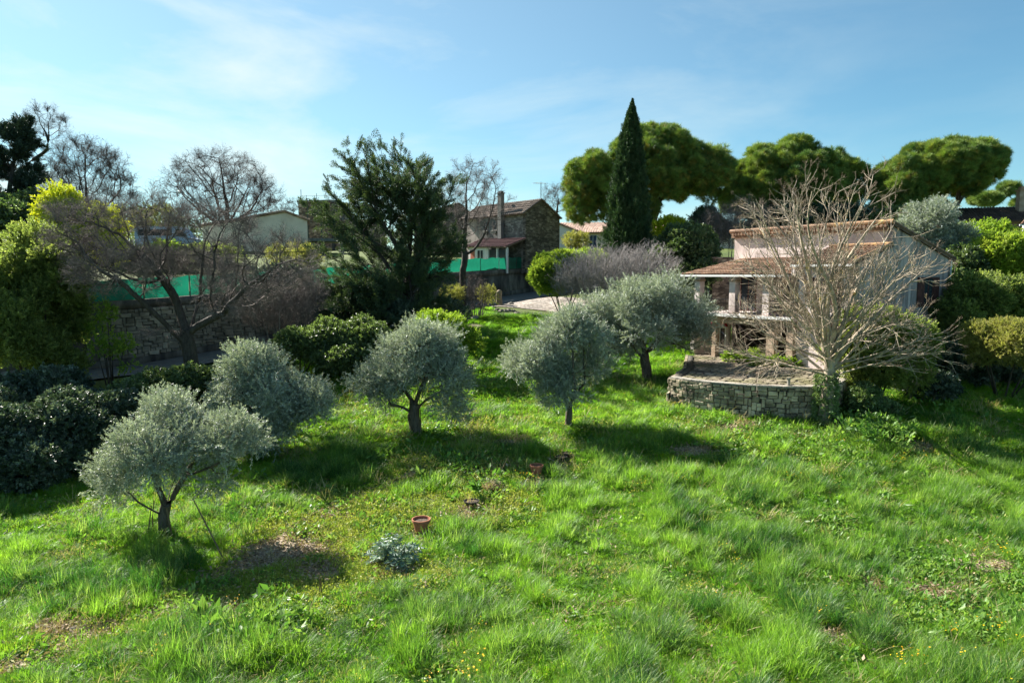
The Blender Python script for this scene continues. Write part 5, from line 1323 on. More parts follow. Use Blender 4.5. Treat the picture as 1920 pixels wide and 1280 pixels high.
# ------------------------------------------------------------------ shrubs and hedges, left
bush('broadleaf_tree', 'tall green leafy tree filling the left edge, paler at the top', [px_blob(60, 540, 95, 90, 33), px_blob(20, 640, 80, 90, 31), px_blob(115, 600, 48, 80, 34), px_blob(60, 470, 60, 45, 34), px_blob(110, 700, 40, 50, 32)], 'green', 15000, .36, clump=(170, .55), cat='tree', tintf=.5, stems=10, depth=.7, jitter=.45, deep=.62)
bush('dark_evergreen', 'dark green evergreens under the dark conifer at the left edge', [px_blob(30, 430, 60, 50, 44), px_blob(65, 400, 35, 32, 45)], 'laurel', 3500, .6, clump=(26, .8), tintf=.25)
leafy_tree('mimosa_tree', 'mimosa in yellow blossom behind the green tree at the left', hb(150, 560, 38), [(150, 500, 38)],
           [px_blob(120, 410, 42, 48, 38), px_blob(180, 425, 50, 36, 38.5), px_blob(85, 460, 40, 34, 37.5), px_blob(160, 470, 70, 38, 38), px_blob(110, 380, 22, 24, 38), px_blob(60, 490, 36, 22, 37.5)], .14, 'yellow', 5500, .38, clump=(75, .50), cat='mimosa', bark='bark_dark', tintf=.6, jitter=.35, deep=.6)
bush('sapling', 'yellow-green young tree with open foliage against the lane wall', [px_blob(205, 650, 42, 22, 33), px_blob(225, 690, 22, 30, 32), px_blob(185, 600, 30, 40, 34)], 'bright', 480, .26, clump=(26, .26), tintf=.3, depth=.8, cat='young tree', upper=-.9)
bush('laurel_hedge', 'dark glossy-leaved hedge running along the lower left edge', [px_blob(20, 742, 60, 38, 27.5, 1.4), px_blob(95, 738, 50, 36, 28, 1.4), px_blob(30, 830, 75, 65, 23.5, 1.6), px_blob(120, 800, 65, 55, 25, 1.6), px_blob(200, 775, 60, 45, 27, 1.5), px_blob(-50, 850, 70, 70, 22.5, 1.6), px_blob(60, 870, 75, 48, 23, 1.4), px_blob(170, 840, 50, 40, 25, 1.4)], 'blue', 13500, .34, clump=(120, .46), cat='hedge', tintf=.3, up=.5)
bush('laurel_hedge', 'small glossy hedge between the big bare tree and the staked olive', [px_blob(300, 735, 60, 30, 29.5, 1.0), px_blob(355, 725, 35, 28, 30, 1.0), px_blob(255, 755, 40, 30, 28.5, 1)], 'laurel', 3600, .34, clump=(34, .38), cat='hedge', tintf=.6, up=.5)
bush('laurel_hedge', 'long sunlit green hedge behind the second and third olive trees', [px_blob(560, 655, 42, 28, 37, 1.1), px_blob(620, 645, 48, 34, 37.5, 1.2), px_blob(680, 640, 42, 36, 38, 1.2), px_blob(650, 680, 60, 28, 36.5, 1.1)], 'laurel', 8000, .36, clump=(60, .48), cat='hedge', tintf=.7, up=.6)
bush('ivy_clump', 'dark ivy mass hanging over the netting fence', [px_blob(530, 532, 48, 26, 46.5, .8)], 'blue', 1600, .4, clump=(16, .5), tintf=.3, cat='ivy')
bush('spurge_bush', 'bright green bush peeping over the third olive tree', [px_blob(820, 612, 55, 20, 37, 1.0), px_blob(880, 640, 22, 16, 37, .8)], 'bright', 1500, .3, clump=(20, .4), tintf=.45)
bush('low_shrub', 'low yellow-green shrub under the bare clump left of the stone post', [px_blob(850, 560, 20, 22, 50.5, .7), px_blob(915, 555, 14, 14, 51, .6)], 'tan', 500, .35, clump=(10, .35), tintf=.7)
bush('low_shrub', 'dark foliage at the foot of the feathery conifer', [px_blob(840, 590, 42, 26, 47, 1.1), px_blob(740, 590, 60, 28, 44.5, 1.2)], 'blue', 1800, .4, clump=(22, .5), tintf=.3)
bush('low_shrub', 'leafy shrub on the plateau just below the beige barn', [px_blob(585, 485, 30, 18, 56, 1.2), px_blob(540, 478, 40, 14, 57, 1.2)], 'tan', 900, .45, clump=(14, .5), tintf=.7)
bush('low_shrub', 'bright yellow-green shrub near the parked van', [px_blob(310, 470, 22, 14, 52, .8)], 'bright', 500, .4, clump=(9, .4), tintf=.6)
bush('low_shrub', 'green hedge row on the plateau in front of the van and barn', [px_blob(400, 480, 60, 16, 55, 1.0), px_blob(240, 480, 60, 20, 52, 1.2)], 'green', 1600, .45, clump=(24, .5), tintf=.5)
bush('low_shrub', 'grey-green bushes behind the van, under the skyline trees', [px_blob(250, 420, 55, 20, 70, 2.0), px_blob(300, 415, 30, 14, 72, 1.5)], 'tan', 900, .7, clump=(16, .9), tintf=.3)
# right
bush('clipped_hedge', 'sunlit feathery hedge with one clipped end, at the bend of the drive', [px_blob(1058, 506, 54, 26, 52, 1.2), px_blob(1026, 526, 22, 34, 50.5, 1.0), px_blob(1105, 494, 38, 16, 54.5, 1.2)], 'thuja', 6500, .45, clump=(60, .42), cat='hedge', tintf=.6, up=.6)
bush('low_shrub', 'yellow-topped small hedge before the white house wall', [px_blob(1078, 453, 24, 9, 72, 1.0)], 'tan', 500, .5, clump=(10, .45), tintf=.8)
bush('yellow_shrub', 'yellow flowering shrub right of the tall cypress', [px_blob(1262, 432, 34, 18, 58, 1.3)], 'yellow', 1200, .42, clump=(20, .5), tintf=.35)
bush('dark_shrub', 'large dark green bush left of the pink house', [px_blob(1285, 475, 55, 50, 52, 2.0), px_blob(1250, 500, 35, 40, 52, 1.6), px_blob(1300, 520, 40, 30, 50, 1.4)], 'laurel', 7000, .46, clump=(45, .65), tintf=.35)
bush('juniper', 'dark juniper with an uneven top behind the yellow shrub', [px_blob(1320, 425, 20, 24, 60, 1.0), px_blob(1345, 440, 18, 16, 60, 1)], 'cedar', 900, .6, clump=(12, .6), tintf=.4, up=1.2)
bush('holly_bush', 'green bush growing in front of the grey gable, behind the bare tree', [px_blob(1640, 618, 64, 40, 30.8, 1.1), px_blob(1605, 660, 52, 48, 30.6, 1.0), px_blob(1695, 640, 52, 42, 31.0, 1.1), px_blob(1665, 700, 75, 38, 30.8, 1.1)], 'green', 8500, .29, clump=(90, .36), tintf=.7, up=.5)
bush('ivy_clump', 'dark ivy heap at the foot of the big bare tree', [px_blob(1618, 758, 26, 28, 29.8, .7), px_blob(1645, 770, 30, 20, 29.8, .7)], 'ivy', 1900, .26, clump=(20, .35), tintf=.3, cat='ivy')
bush('dark_shrub', 'shaded green shrubs filling the corner right of the grey gable', [px_blob(1825, 575, 50, 55, 38, 1.6), px_blob(1790, 620, 38, 50, 37, 1.4), px_blob(1870, 560, 45, 40, 39, 1.5)], 'green', 7000, .38, clump=(80, .48), tintf=.35)
bush('bright_shrub', 'bright yellow-green shrub below the brown tiled roof', [px_blob(1840, 438, 42, 18, 50, 1.6), px_blob(1850, 465, 55, 26, 49, 1.6), px_blob(1805, 452, 25, 20, 50, 1.2)], 'bright', 4200, .42, clump=(60, .42), tintf=.45)
bush('feathery_shrub', 'bright green feathery pine shrub at the right edge', [px_blob(1885, 495, 52, 38, 44, 1.6), px_blob(1930, 480, 45, 40, 44, 1.6), px_blob(1860, 480, 30, 24, 44, 1.2)], 'thuja', 5000, .5, clump=(60, .48), tintf=.8, up=.9)
bush('grey_shrub', 'grey-green small-leaved shrub at the right edge above the tan mound', [px_blob(1880, 575, 55, 38, 40, 1.5), px_blob(1935, 560, 45, 36, 40, 1.5)], 'green', 4800, .34, clump=(70, .42), tintf=.85)
bush('tan_shrub', 'rounded yellow-tan shrub mound at the right edge, beside the meadow', [px_blob(1885, 652, 60, 52, 31.0, 1.4), px_blob(1940, 655, 50, 58, 31, 1.4), px_blob(1840, 640, 28, 24, 31.3, .9)], 'tan', 7500, .30, clump=(80, .36), tintf=.65)
bush('dark_shrub', 'black-green bramble bank between the pink house and the meadow', [px_blob(1790, 690, 60, 34, 34, 1.2), px_blob(1850, 700, 60, 24, 33.5, 1.0), px_blob(1740, 725, 45, 22, 31.5, 1.0)], 'blue', 4200, .34, clump=(46, .42), tintf=.15)
bush('dark_shrub', 'dark bushes in the gap beneath the olive behind the gable', [px_blob(1800, 500, 30, 34, 44, 1.2), px_blob(1780, 545, 24, 30, 41, 1.0)], 'laurel', 2400, .44, clump=(22, .55), tintf=.3)
bush('low_shrub', 'evergreen scrub beneath the broad middle pine', [px_blob(1560, 420, 70, 20, 62, 2.0), px_blob(1460, 420, 50, 18, 63, 2)], 'blue', 2000, .7, clump=(26, .9), tintf=.3)
bush('low_shrub', 'evergreen scrub beneath the rightmost pine', [px_blob(1680, 430, 55, 26, 58, 2.0)], 'laurel', 1600, .65, clump=(20, .9), tintf=.3)
bush('low_shrub', 'green growth under the balcony of the pink house', [px_blob(1395, 668, 42, 12, 38.6, .6), px_blob(1460, 685, 50, 10, 36.4, .5)], 'bright', 1300, .24, clump=(26, .22), tintf=.3)
# wooded backdrop far behind, reads as one mass
fb_ = []
for i in range(46): fb_.append((-100+i*4.6+rng.normal(0, 1), 125+rng.normal(0, 6), 13+rng.normal(0, .8), 4, 3, 2.6+rng.random()*1.2))
P, D, C = blob_surface(fb_, 7000, depth=.4)
o = scatter('distant_woodland', P, dir_rot(D), 1.3*rng.uniform(.7, 1.3, len(P)), T_['laurel'], rng.random(len(fb_))[C], None)
tag(o, 'low distant line of evergreen woodland behind the houses', 'woodland')
# ------------------------------------------------------------------ grass and herbs
def blades(name, mat, n, h, spread, bend, width, k=3, lean=.25):
    out = []
    for q in range(k):
        a = rng.random(n)*2*PI; rr = spread*np.sqrt(rng.random(n)); b = np.stack([rr*np.cos(a), rr*np.sin(a), np.full(n, -.03)], 1)
        hh = h*rng.uniform(.45, 1.1, n); az = a+rng.normal(0, .9, n); ln = lean*rng.uniform(.2, 1.3, n)
        dirh = np.stack([np.cos(az), np.sin(az), np.zeros(n)], 1); sd = np.stack([-np.sin(az), np.cos(az), np.zeros(n)], 1)
        bd = bend*rng.uniform(.2, 1.3, n)
        V = []
        for t, w_ in ((0, 1), (.45, .85), (.8, .5), (1, 0)):
            c = b+dirh*((ln*t+bd*t*t)*hh)[:, None]; c[:, 2] += hh*(t-.32*bd*t**3)
            if w_: V += [c-sd*(width*w_*.5), c+sd*(width*w_*.5)]
            else: V.append(c)
        V = np.stack(V, 1).reshape(-1, 3); i = np.arange(n)*7
        Q = np.concatenate([np.stack([i, i+1, i+3, i+2], 1), np.stack([i+2, i+3, i+5, i+4], 1)]); T = np.stack([i+4, i+5, i+6], 1)
        out.append(template(f'{name}_{q}', V, Q, T, mat))
    return out
G_tall = blades('tall_grass', M['grass_blue'], 56, .36, .15, .95, .013, k=5, lean=.5)
G_straw = blades('straw', M['straw_leaf'], 14, .34, .2, .7, .012, k=3, lean=.6)
G_mid = blades('mid_grass', M['grass_leaf'], 62, .21, .20, .7, .010, k=5, lean=.5)
G_short = blades('short_grass', M['grass_leaf'], 60, .12, .24, .5, .014, k=3, lean=.5)
G_lime = blades('lime_grass', M['lime_leaf'], 64, .12, .24, .6, .013, k=3, lean=.6)
def rosette(name, mat, n, L_, wd, lift, k=3, spread=.05):
    out = []
    for q in range(k):
        a = rng.random(n)*2*PI; el = rng.uniform(.1, lift, n); d = np.stack([np.cos(a)*np.cos(el), np.sin(a)*np.cos(el), np.sin(el)], 1)
        b = np.stack([rng.normal(0, spread, n), rng.normal(0, spread, n), rng.uniform(0, .08, n)], 1)
        V, T = leaf_quads(b, d, L_*rng.uniform(.5, 1.1, n), wd*rng.uniform(.7, 1.2, n), fold=.15); out.append(template(f'{name}_{q}', V, T=T, mat=mat))
    return out
G_weed = rosette('weed', M['weed_leaf'], 26, .16, .055, 1.1, spread=.13)
G_moss = rosette('moss', M['moss_leaf'], 40, .07, .025, 1.3, spread=.16)
G_dry = rosette('litter', M['dry_leaf'], 16, .10, .04, .5, spread=.18)
def frond(name, mat, nf, L_):
    B = []; D = []; LN = []; WD = []
    for f in range(nf):
        az = rng.random()*2*PI; el = rng.uniform(.5, 1.25); l_ = L_*rng.uniform(.7, 1.1); p = np.zeros(3)
        for j in range(11):
            t = j/11; e = el-1.7*t*t; d = np.array([math.cos(az)*math.cos(e), math.sin(az)*math.cos(e), math.sin(e)]); s_ = np.array([-math.sin(az), math.cos(az), .15])
            p = p+d*l_/11
            for sg in (-1, 1): B.append(p.copy()); D.append(d*.55+s_*sg+rng.normal(0, .12, 3)); LN.append(.17*(1-abs(t-.45)*1.1)*L_/.7); WD.append(.055)
            B.append(p-d*l_/11); D.append(d); LN.append(l_/9); WD.append(.035)
    V, T = leaf_quads(np.array(B), np.array(D), np.array(LN), np.array(WD), fold=.1); return [template(name, V, T=T, mat=mat)]
G_sil = frond('artichoke_leaf', M['silver_leaf'], 15, .85)
G_broad = rosette('broad_leaf', M['weed_leaf'], 12, .34, .16, 1.0, spread=.06)
G_flow = []
for q in range(2):
    n = 7; b = np.stack([rng.normal(0, .13, n), rng.normal(0, .13, n), rng.uniform(.16, .34, n)], 1); Vs = []; Ts = []
    for j in range(n):
        for z in range(2):
            a = rng.random()*PI; c = b[j]; r_ = .016; u = np.array([math.cos(a), math.sin(a), .25]); v = np.array([-math.sin(a), math.cos(a), .1])
            o = len(Vs)*4; Vs.append(np.stack([c-u*r_, c-v*r_, c+u*r_, c+v*r_])); Ts += [(o, o+1, o+2), (o, o+2, o+3)]
    G_flow.append(template(f'yellow_flower_{q}', np.concatenate(Vs), T=np.array(Ts), mat=M['flower']))
def ell(x, y, c, rx, ry, ang=0):
    ca, sa = math.cos(ang), math.sin(ang); u = (x-c[0])*ca+(y-c[1])*sa; v = -(x-c[0])*sa+(y-c[1])*ca
    return np.exp(-((u/rx)**2+(v/ry)**2)**1.5)
# trodden path and bare places, from the photo
path_pts = [on(px, py)[:2] for px, py in ((895, 800), (870, 830), (820, 865), (740, 905), (640, 950), (560, 990), (480, 1040), (400, 1100), (300, 1150), (180, 1190), (60, 1235), (-40, 1275))]
def path_d(x, y):
    best = np.full(x.shape, 1e9)
    for a, b in zip(path_pts[:-1], path_pts[1:]):
        d = b-a; t = np.clip(((x-a[0])*d[0]+(y-a[1])*d[1])/(d@d), 0, 1); best = np.minimum(best, np.hypot(x-a[0]-t*d[0], y-a[1]-t*d[1]))
    return best
garden = [on(*p)[:2] for p in ((900, 880), (760, 960), (620, 1000), (520, 1100), (680, 1060), (880, 940))]
bare = [(on(545, 1035)[:2], 1.25, .85), (on(1300, 845)[:2], 1.0, .5), (on(600, 1070)[:2], .6, .5), (on(480, 1060)[:2], .7, .4), (on(1740, 1110)[:2], .7, .4), (on(1640, 1100)[:2], .5, .3), (on(1860, 1060)[:2], .7, .35), (on(960, 830)[:2], 1.0, .5),
        (on(430, 1150)[:2], .5, .35), (on(640, 970)[:2], .7, .3), (on(110, 1180)[:2], .6, .4), (on(1380, 800)[:2], 1.3, .5), (on(1740, 840)[:2], 1.2, .4), (on(1560, 1190)[:2], .5, .3), (on(945, 880)[:2], 1.0, .4), (on(880, 612)[:2], 1.4, .8)]
pots_at = [on(*p)[:2] for p in ((790, 1003), (790, 1015), (1006, 896), (1006, 906), (884, 955), (884, 966), (1052, 868), (1063, 860), (1052, 880), (735, 1055), (735, 1075))]
def fields(x, y):
    bp_ = np.zeros(x.shape)
    for c, rx, ry in bare: bp_ = np.maximum(bp_, ell(x, y, c, rx, ry))
    for c in pots_at: bp_ = np.maximum(bp_, .8*ell(x, y, c, .42, .38))
    ga = np.zeros(x.shape)
    for c in garden: ga = np.maximum(ga, ell(x, y, c, 2.3, 1.6))
    pd = path_d(x, y)
    # right-hand weedy corner
    wc = on(1800, 1080)[:2]; we = ell(x, y, wc, 4.2, 3.6)
    return bp_, ga, pd, we
HEDGE = [tuple(on(px, py)[:2]) for px, py in ((-500, 1000), (-200, 960), (0, 912), (120, 885), (230, 830), (330, 785), (420, 765), (560, 720))]+[(-12, 40), (-60, 34), (-60, 20)]
def lawn_mask(x, y):
    d, _, _ = wallinfo(x, y)
    m = (d > 4.9) & ~in_poly(x, y, TERR)
    m &= ~in_poly(x, y, HEDGE)
    # drive
    m &= ~((y > 51.5) & (y < 60) & (x > -2.2+(60-y)*.1)) & (y < 62)
    m &= ~((y > 47) & (x > 3))
    return m
def sample(n, d0, d1, pw=1.0):
    """more points near the camera"""
    u = rng.random(n); y = (d0**(2-pw)+u*(d1**(2-pw)-d0**(2-pw)))**(1/(2-pw)); x = rng.uniform(-1, 1, n)*(y*.86+2.5)
    k = lawn_mask(x, y); return x[k], y[k]
def place(name, label, x, y, s, tm, tint, lean=.12, cat='grass', dz=0):
    z = H(x, y)+dz; n = len(x); rot = np.stack([rng.normal(0, lean, n), rng.normal(0, lean, n), rng.random(n)*2*PI], 1)
    o = scatter(name, np.stack([x, y, z], 1), rot, s, tm, tint); tag(o, label, cat); return o
# tall lush tussocks: clumped by noise
def dens_noise(x, y): return .38*fbm(x, y, 2.6, 11)+.62*fbm(x, y, .85, 17)
x, y = sample(76000, 9.5, 52, 1.05)
b_, g_, p_, w_ = fields(x, y); dn = dens_noise(x, y)
meadow = 1/(1+np.exp(-(x-(-6.5+(19-y)*.9))/1.0))            # tall meadow lies right of the garden strip
left = 1-meadow
pr = np.clip((dn-.44)*10, .03, 1)*np.clip(1-1.6*b_, 0, 1)*np.clip(1-1.3*g_, 0, 1)*np.clip((p_-.4)/.7, 0, 1)*(1-.85*w_)*(.45+.55*meadow)*np.where(y < 27, 1, .45)
k = rng.random(len(x)) < pr*.75
xs, ys, dd_ = x[k], y[k], dn[k]
far_s = np.clip(ys/22, .9, 1.8)
tt = np.clip(.5+(.5-vnoise(xs, ys, 1.1, 23))*1.5+(.5-vnoise(xs, ys, 3.4, 29))*.8+rng.normal(0, .12, k.sum()), 0, 1)
place('tall_grass', 'tall lush blue-green grass tussocks of the meadow', xs, ys, np.stack([far_s*.85, far_s*.85, np.clip(.5+1.9*(dd_-.44)/.22, .5, 1.9)*rng.uniform(.75, 1.2, k.sum())*np.where(ys < 27, 1, .8)], 1), G_tall, tt)
x, y = sample(94000, 9.5, 56, 1.0); b_, g_, p_, w_ = fields(x, y); dn = dens_noise(x, y)
pr = np.clip(1-1.5*b_, 0, 1)*np.clip(1-.85*g_, .08, 1)*np.clip((p_-.22)/.4, 0.03, 1)*(1-.55*w_)*np.clip(1.2-(dn-.45)*3, .25, 1)
k = rng.random(len(x)) < pr*.62; xs, ys = x[k], y[k]; fs = np.clip(ys/20, .9, 2.0)
tt = np.clip((.6*vnoise(xs, ys, 4.2, 31)+.4*vnoise(xs, ys, 1.3, 33)-.28)*2.1+rng.normal(0, .16, k.sum()), 0, 1)
place('meadow_grass', 'bright green grass covering the slope between the trees', xs, ys, np.stack([fs*.9, fs*.9, rng.uniform(.6, 1.25, k.sum())*np.clip(.6+1.3*(dn[k]-.35)/.3, .55, 1.4)], 1), G_mid, tt)
x, y = sample(60000, 9.5, 56, 1.0); b_, g_, p_, w_ = fields(x, y)
pr = np.clip(1-1.2*b_, .03, 1)*np.clip(p_/.35, .05, 1)
k0 = rng.random(len(x)) < pr*.7; lime = k0 & (rng.random(len(x)) < np.clip(g_*1.3+.06, 0, 1)); k = k0 & ~lime
xs, ys = x[lime], y[lime]; fs = np.clip(ys/18, .9, 2.2)
place('lime_grass', 'short lime-yellow grass of the garden strip beside the pots', xs, ys, np.stack([fs, fs, rng.uniform(.7, 1.5, lime.sum())], 1), G_lime, rng.random(lime.sum()))
xs, ys = x[k], y[k]; fs = np.clip(ys/18, .9, 2.2)
place('short_grass', 'short yellow-green grass in the trodden and mown places', xs, ys, np.stack([fs, fs, rng.uniform(.6, 1.3, k.sum())], 1), G_short, np.clip(.35+.65*g_[k]+rng.normal(0, .2, k.sum()), 0, 1))
x, y = sample(52000, 9.5, 40, 1.1); b_, g_, p_, w_ = fields(x, y); nz = fbm(x, y, 1.1, 41)
pr = np.clip(.05+(nz-.55)*3, .03, 1)*.35+.8*w_*np.clip((nz-.38)*5, 0, 1)+.28*g_*np.clip((nz-.45)*6, 0, 1); pr *= np.clip(1-1.2*b_, .05, 1)
k = rng.random(len(x)) < pr*.8; xs, ys = x[k], y[k]
place('broadleaf_weeds', 'low broad-leaved weeds spreading through the grass', xs, ys, rng.uniform(.7, 1.6, k.sum())*np.clip(ys/20, .9, 1.5), G_weed, np.clip(nz[k]*1.2-.1+rng.normal(0, .15, k.sum()), 0, 1), cat='weeds')
x, y = sample(60000, 9.5, 36, 1.0); b_, g_, p_, w_ = fields(x, y); nz = fbm(x, y, .9, 47)
pr = (1.0*g_+.35*np.exp(-(p_/.8)**2)+.09)*np.clip((nz-.30)*5, 0, 1)*np.clip(1-1.3*b_, .03, 1)*np.clip(p_/.4, .1, 1)
k = rng.random(len(x)) < pr*.7; xs, ys = x[k], y[k]
place('moss_carpet', 'yellowish moss and clover carpet along the garden strip', xs, ys, rng.uniform(.8, 1.6, k.sum())*np.clip(ys/18, 1, 1.6), G_moss, rng.random(k.sum()), cat='moss')
x, y = sample(44000, 9.5, 40, 1.0); b_, g_, p_, w_ = fields(x, y)
k = rng.random(len(x)) < np.clip(.9*b_+.3*np.exp(-(p_/.35)**2)+.02, 0, 1); xs, ys = x[k], y[k]
place('leaf_litter', 'dry leaves and straw on the bare soil patches', xs, ys, rng.uniform(.7, 1.5, k.sum()), G_dry, rng.random(k.sum()), cat='leaf litter')
x, y = sample(15000, 9.5, 40, 1.0); b_, g_, p_, w_ = fields(x, y); nz = fbm(x, y, 1.3, 61)
k = rng.random(len(x)) < np.clip((nz-.46)*2.6, .05, 1)*.8+.3*b_; xs, ys = x[k], y[k]
place('dead_straw', 'dead straw blades mixed into the meadow', xs, ys, rng.uniform(.6, 1.3, k.sum())*np.clip(ys/20, .9, 1.5), G_straw, rng.random(k.sum()), lean=.3, cat='straw')
x, y = sample(9000, 10, 33, 1.0); nz = fbm(x, y, 1.7, 53); wr = np.where(x > 3, 1, .35)
k = rng.random(len(x)) < np.clip((nz-.60)*5, 0, 1)*wr*.42; xs, ys = x[k], y[k]
place('yellow_flowers', 'small yellow wildflowers dotted through the meadow', xs, ys, rng.uniform(.8, 1.3, k.sum()), G_flow, rng.random(k.sum()), cat='flowers', dz=.05)

# ------------------------------------------------------------------ pots and garden things
M['terracotta'] = noise_mat('terracotta', [(.3, (.28, .10, .055)), (.7, (.48, .20, .12))], scale=4, bump=.3)
M['black_plastic'] = plain('black_plastic', (.018, .018, .02), rough=.45)
M['soil'] = noise_mat('pot_soil', [(.3, (.04, .03, .02)), (.7, (.14, .10, .07))], scale=9, bump=1, bscale=20)
M['cane'] = noise_mat('bamboo_cane', [(.3, (.10, .07, .04)), (.7, (.24, .17, .09))], scale=5, bump=.2)
def pot(label, px, py, r, h, mat, sink=0, rim=True, cat='pot', soil=True):
    p = on(px, py); t = empty('flower_pot' if mat == 'terracotta' else 'plastic_pot', (p[0], p[1], p[2]+sink)); tag(t, label, cat)
    MB().lathe([(.01, 0), (r*.72, 0), (r*.93, h*.8), (r*.93, h*.82), (r*1.06, h*.82), (r*1.06, h), (r*.95, h), (r*.90, h*.75), (.01, h*.74)], 24).build('body', M[mat], t, smooth=False)
    if soil: MB().lathe([(r*.905, h*.80), (r*.5, h*.83), (.01, h*.81)], 16).build('soil', M['soil'], t, smooth=True)
    return t
pot('terracotta pot with bare soil beside the artichoke plant', 790, 1000, .26, .36, 'terracotta', sink=.08)
pot('smaller terracotta pot standing uphill near the shadow edge', 1006, 892, .23, .34, 'terracotta', sink=.06)
pot('black plastic pot half hidden beside leafy stalks', 884, 952, .23, .18, 'black_plastic', sink=.05)
pot('black plastic tub just uphill of the smaller terracotta pot', 1052, 866, .22, .16, 'black_plastic', sink=.05)
pot('second black tub, the farthest of the black ones', 1063, 858, .2, .15, 'black_plastic', sink=.05)
# plants that stand out
def herb(name, label, px, py, tm, n, spread, s, cat='plant', tint=None, h=.1, lift=.0):
    p = on(px, py); base = tuple(p); r_ = empty(name, base); tag(r_, label, cat)
    q = np.stack([rng.normal(0, spread, n), rng.normal(0, spread, n), rng.uniform(0, h, n)+lift], 1)
    rot = np.stack([rng.normal(0, .25, n), rng.normal(0, .25, n), rng.random(n)*2*PI], 1)
    scatter('leaves', q, rot, s*rng.uniform(.7, 1.3, n), tm, tint, r_); return r_
herb('artichoke_plant', 'large silvery artichoke plant arching over the grass', 735, 1055, G_sil, 3, .12, 1.0, h=.1)
herb('leafy_plant', 'pale big-leaved plant in the lower left grass', 398, 1172, G_broad, 5, .12, 1.2, h=.1)
herb('leafy_plant', 'dark leafy patch right of the pale big-leaved plant', 500, 1192, G_weed, 30, .38, 1.5, h=.15)
herb('leafy_plant', 'tall leafy stalk behind the black pot', 893, 935, G_broad, 4, .05, .9, h=.6, lift=.1)
herb('leafy_plant', 'sprawling broad-leaved seedling left of the black pot', 858, 942, G_broad, 3, .10, .8, h=.35)
herb('dry_tussock', 'round brown dry tussock behind the black pot', 922, 918, blades('dry_grass', M['dry_leaf'], 60, .3, .12, .6, .012, k=2), 12, .16, 1.2, h=.02)
herb('leafy_plant', 'squash-like leafy patch at the shade edge', 870, 868, G_weed, 60, .75, 1.6, h=.12, tint=np.full(60, .35))
herb('nettle_clump', 'leafy nettle clump at the foot of the terrace wall, right of the bare tree', 1640, 815, G_weed, 90, .8, 1.8, h=.4)
herb('nettle_clump', 'leafy green weeds below the middle of the terrace wall', 1450, 815, G_weed, 45, .8, 1.3, h=.15)
herb('nettle_clump', 'fresh weeds at the left foot of the terrace wall', 1320, 790, G_weed, 35, .6, 1.2, h=.15)
def canes(name, label, lst, cat, r=.016, mat='cane'):
    b = np.array(lst[0][0]); t = empty(name, tuple(b)); tag(t, label, cat)
    for a, c in lst: MB().tube([np.array(a)-b, (np.array(a)+np.array(c))/2-b+rng.normal(0, .01, 3), np.array(c)-b], [r, r, r*.8], 6).build('cane', M[mat], t)
g0 = on(276, 1008); canes('support_stake', 'thin stake leaning on the left side of the staked olive', [(g0, at(284, 948, g0[1]+.1))], 'stake')
g0 = on(287, 1000); canes('support_stake', 'second thin stake close beside the left one', [(g0, at(289, 938, g0[1]+.1))], 'stake')
g0 = on(322, 1006); canes('support_stake', 'short stake right against the trunk of the staked olive', [(g0, at(312, 952, g0[1]))], 'stake', r=.03)
g0 = on(420, 1050); canes('support_stake', 'long dark stake leaning from the right into the staked olive', [(g0, at(362, 935, g0[1]+1.0))], 'stake', r=.02)
g0 = on(776, 972); canes('support_stake', 'thin upright cane in the mossy strip behind the artichoke pot', [(g0, at(773, 912, g0[1]))], 'cane', r=.010)
g0 = on(599, 1118); canes('support_stake', 'pair of short grey sticks in the grass left of the artichoke', [(g0, at(598, 1075, g0[1])), (on(603, 1116), at(602, 1080, g0[1]))], 'stick', r=.014)
g0 = on(930, 900); canes('dry_stalks', 'dry stalks leaning up behind the brown tussock', [(g0, at(952, 858, g0[1])), (g0+np.array([.1, 0, 0]), at(940, 862, g0[1])), (g0-np.array([.1, 0, 0]), at(915, 868, g0[1]))], 'stalks', r=.010)
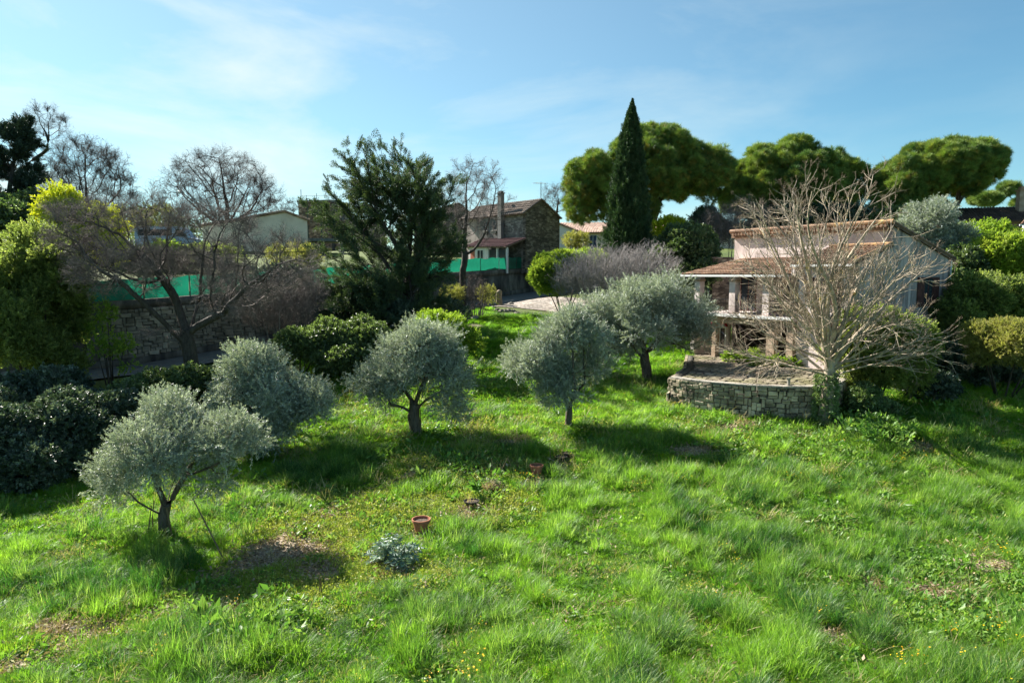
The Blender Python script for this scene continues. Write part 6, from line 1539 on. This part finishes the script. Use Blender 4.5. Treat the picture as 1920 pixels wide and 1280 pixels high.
g0 = on(1031, 868); canes('support_stake', 'slim pale cane beside the black tubs', [(g0, at(1030, 832, g0[1]))], 'cane', r=.012)
g0 = on(790, 802); canes('support_stake', 'thin dark stake beside the thick olive trunk', [(g0, at(786, 742, g0[1]))], 'stake', r=.018)
pf = at(1478, 735, TERR[4][1]+.15); tag(MB().tube([(0, 0, 0), (0, 0, .35)], .07, 8).tube([(0, 0, .35), (0, 0, .42)], .09, 8).build('pipe_vent', M['coping'], loc=(pf[0], pf[1], TZ+.06)), 'short pipe stub on top of the curved terrace wall', 'pipe')

# worn soil shows through on the path and the bare patches
co = np.zeros(len(GROUND_ME.vertices)*3, dtype=np.float32); GROUND_ME.vertices.foreach_get('co', co); co = co.reshape(-1, 3).astype(float)
b_, g_, p_, w_ = fields(np.clip(co[:, 0], -60, 60), np.clip(co[:, 1], -20, 90))
at_ = GROUND_ME.attributes.new('bare', 'FLOAT', 'POINT'); at_.data.foreach_set('value', np.clip(np.maximum(b_*1.2, np.exp(-(p_/.28)**2)*.95)+.35*g_, 0, 1).astype(np.float32))
n_ = M['ground'].node_tree; pb = [q for q in n_.nodes if q.type == 'BSDF_PRINCIPLED'][0]; src = pb.inputs['Base Color'].links[0].from_socket
an_ = n_.nodes.new('ShaderNodeAttribute'); an_.attribute_name = 'bare'; mixn = n_.nodes.new('ShaderNodeMix'); mixn.data_type = 'RGBA'
ns_ = n_.nodes.new('ShaderNodeTexNoise'); ns_.inputs['Scale'].default_value = 14; gp = n_.nodes.new('ShaderNodeNewGeometry'); n_.links.new(gp.outputs['Position'], ns_.inputs['Vector'])
rs = ramp(n_, [(.3, (.17, .125, .085)), (.5, (.38, .30, .215)), (.7, (.52, .44, .34))]); n_.links.new(ns_.outputs['Fac'], rs.inputs[0])
n_.links.new(an_.outputs['Fac'], mixn.inputs['Factor']); n_.links.new(src, mixn.inputs['A']); n_.links.new(rs.outputs[0], mixn.inputs['B']); n_.links.new(mixn.outputs['Result'], pb.inputs['Base Color'])
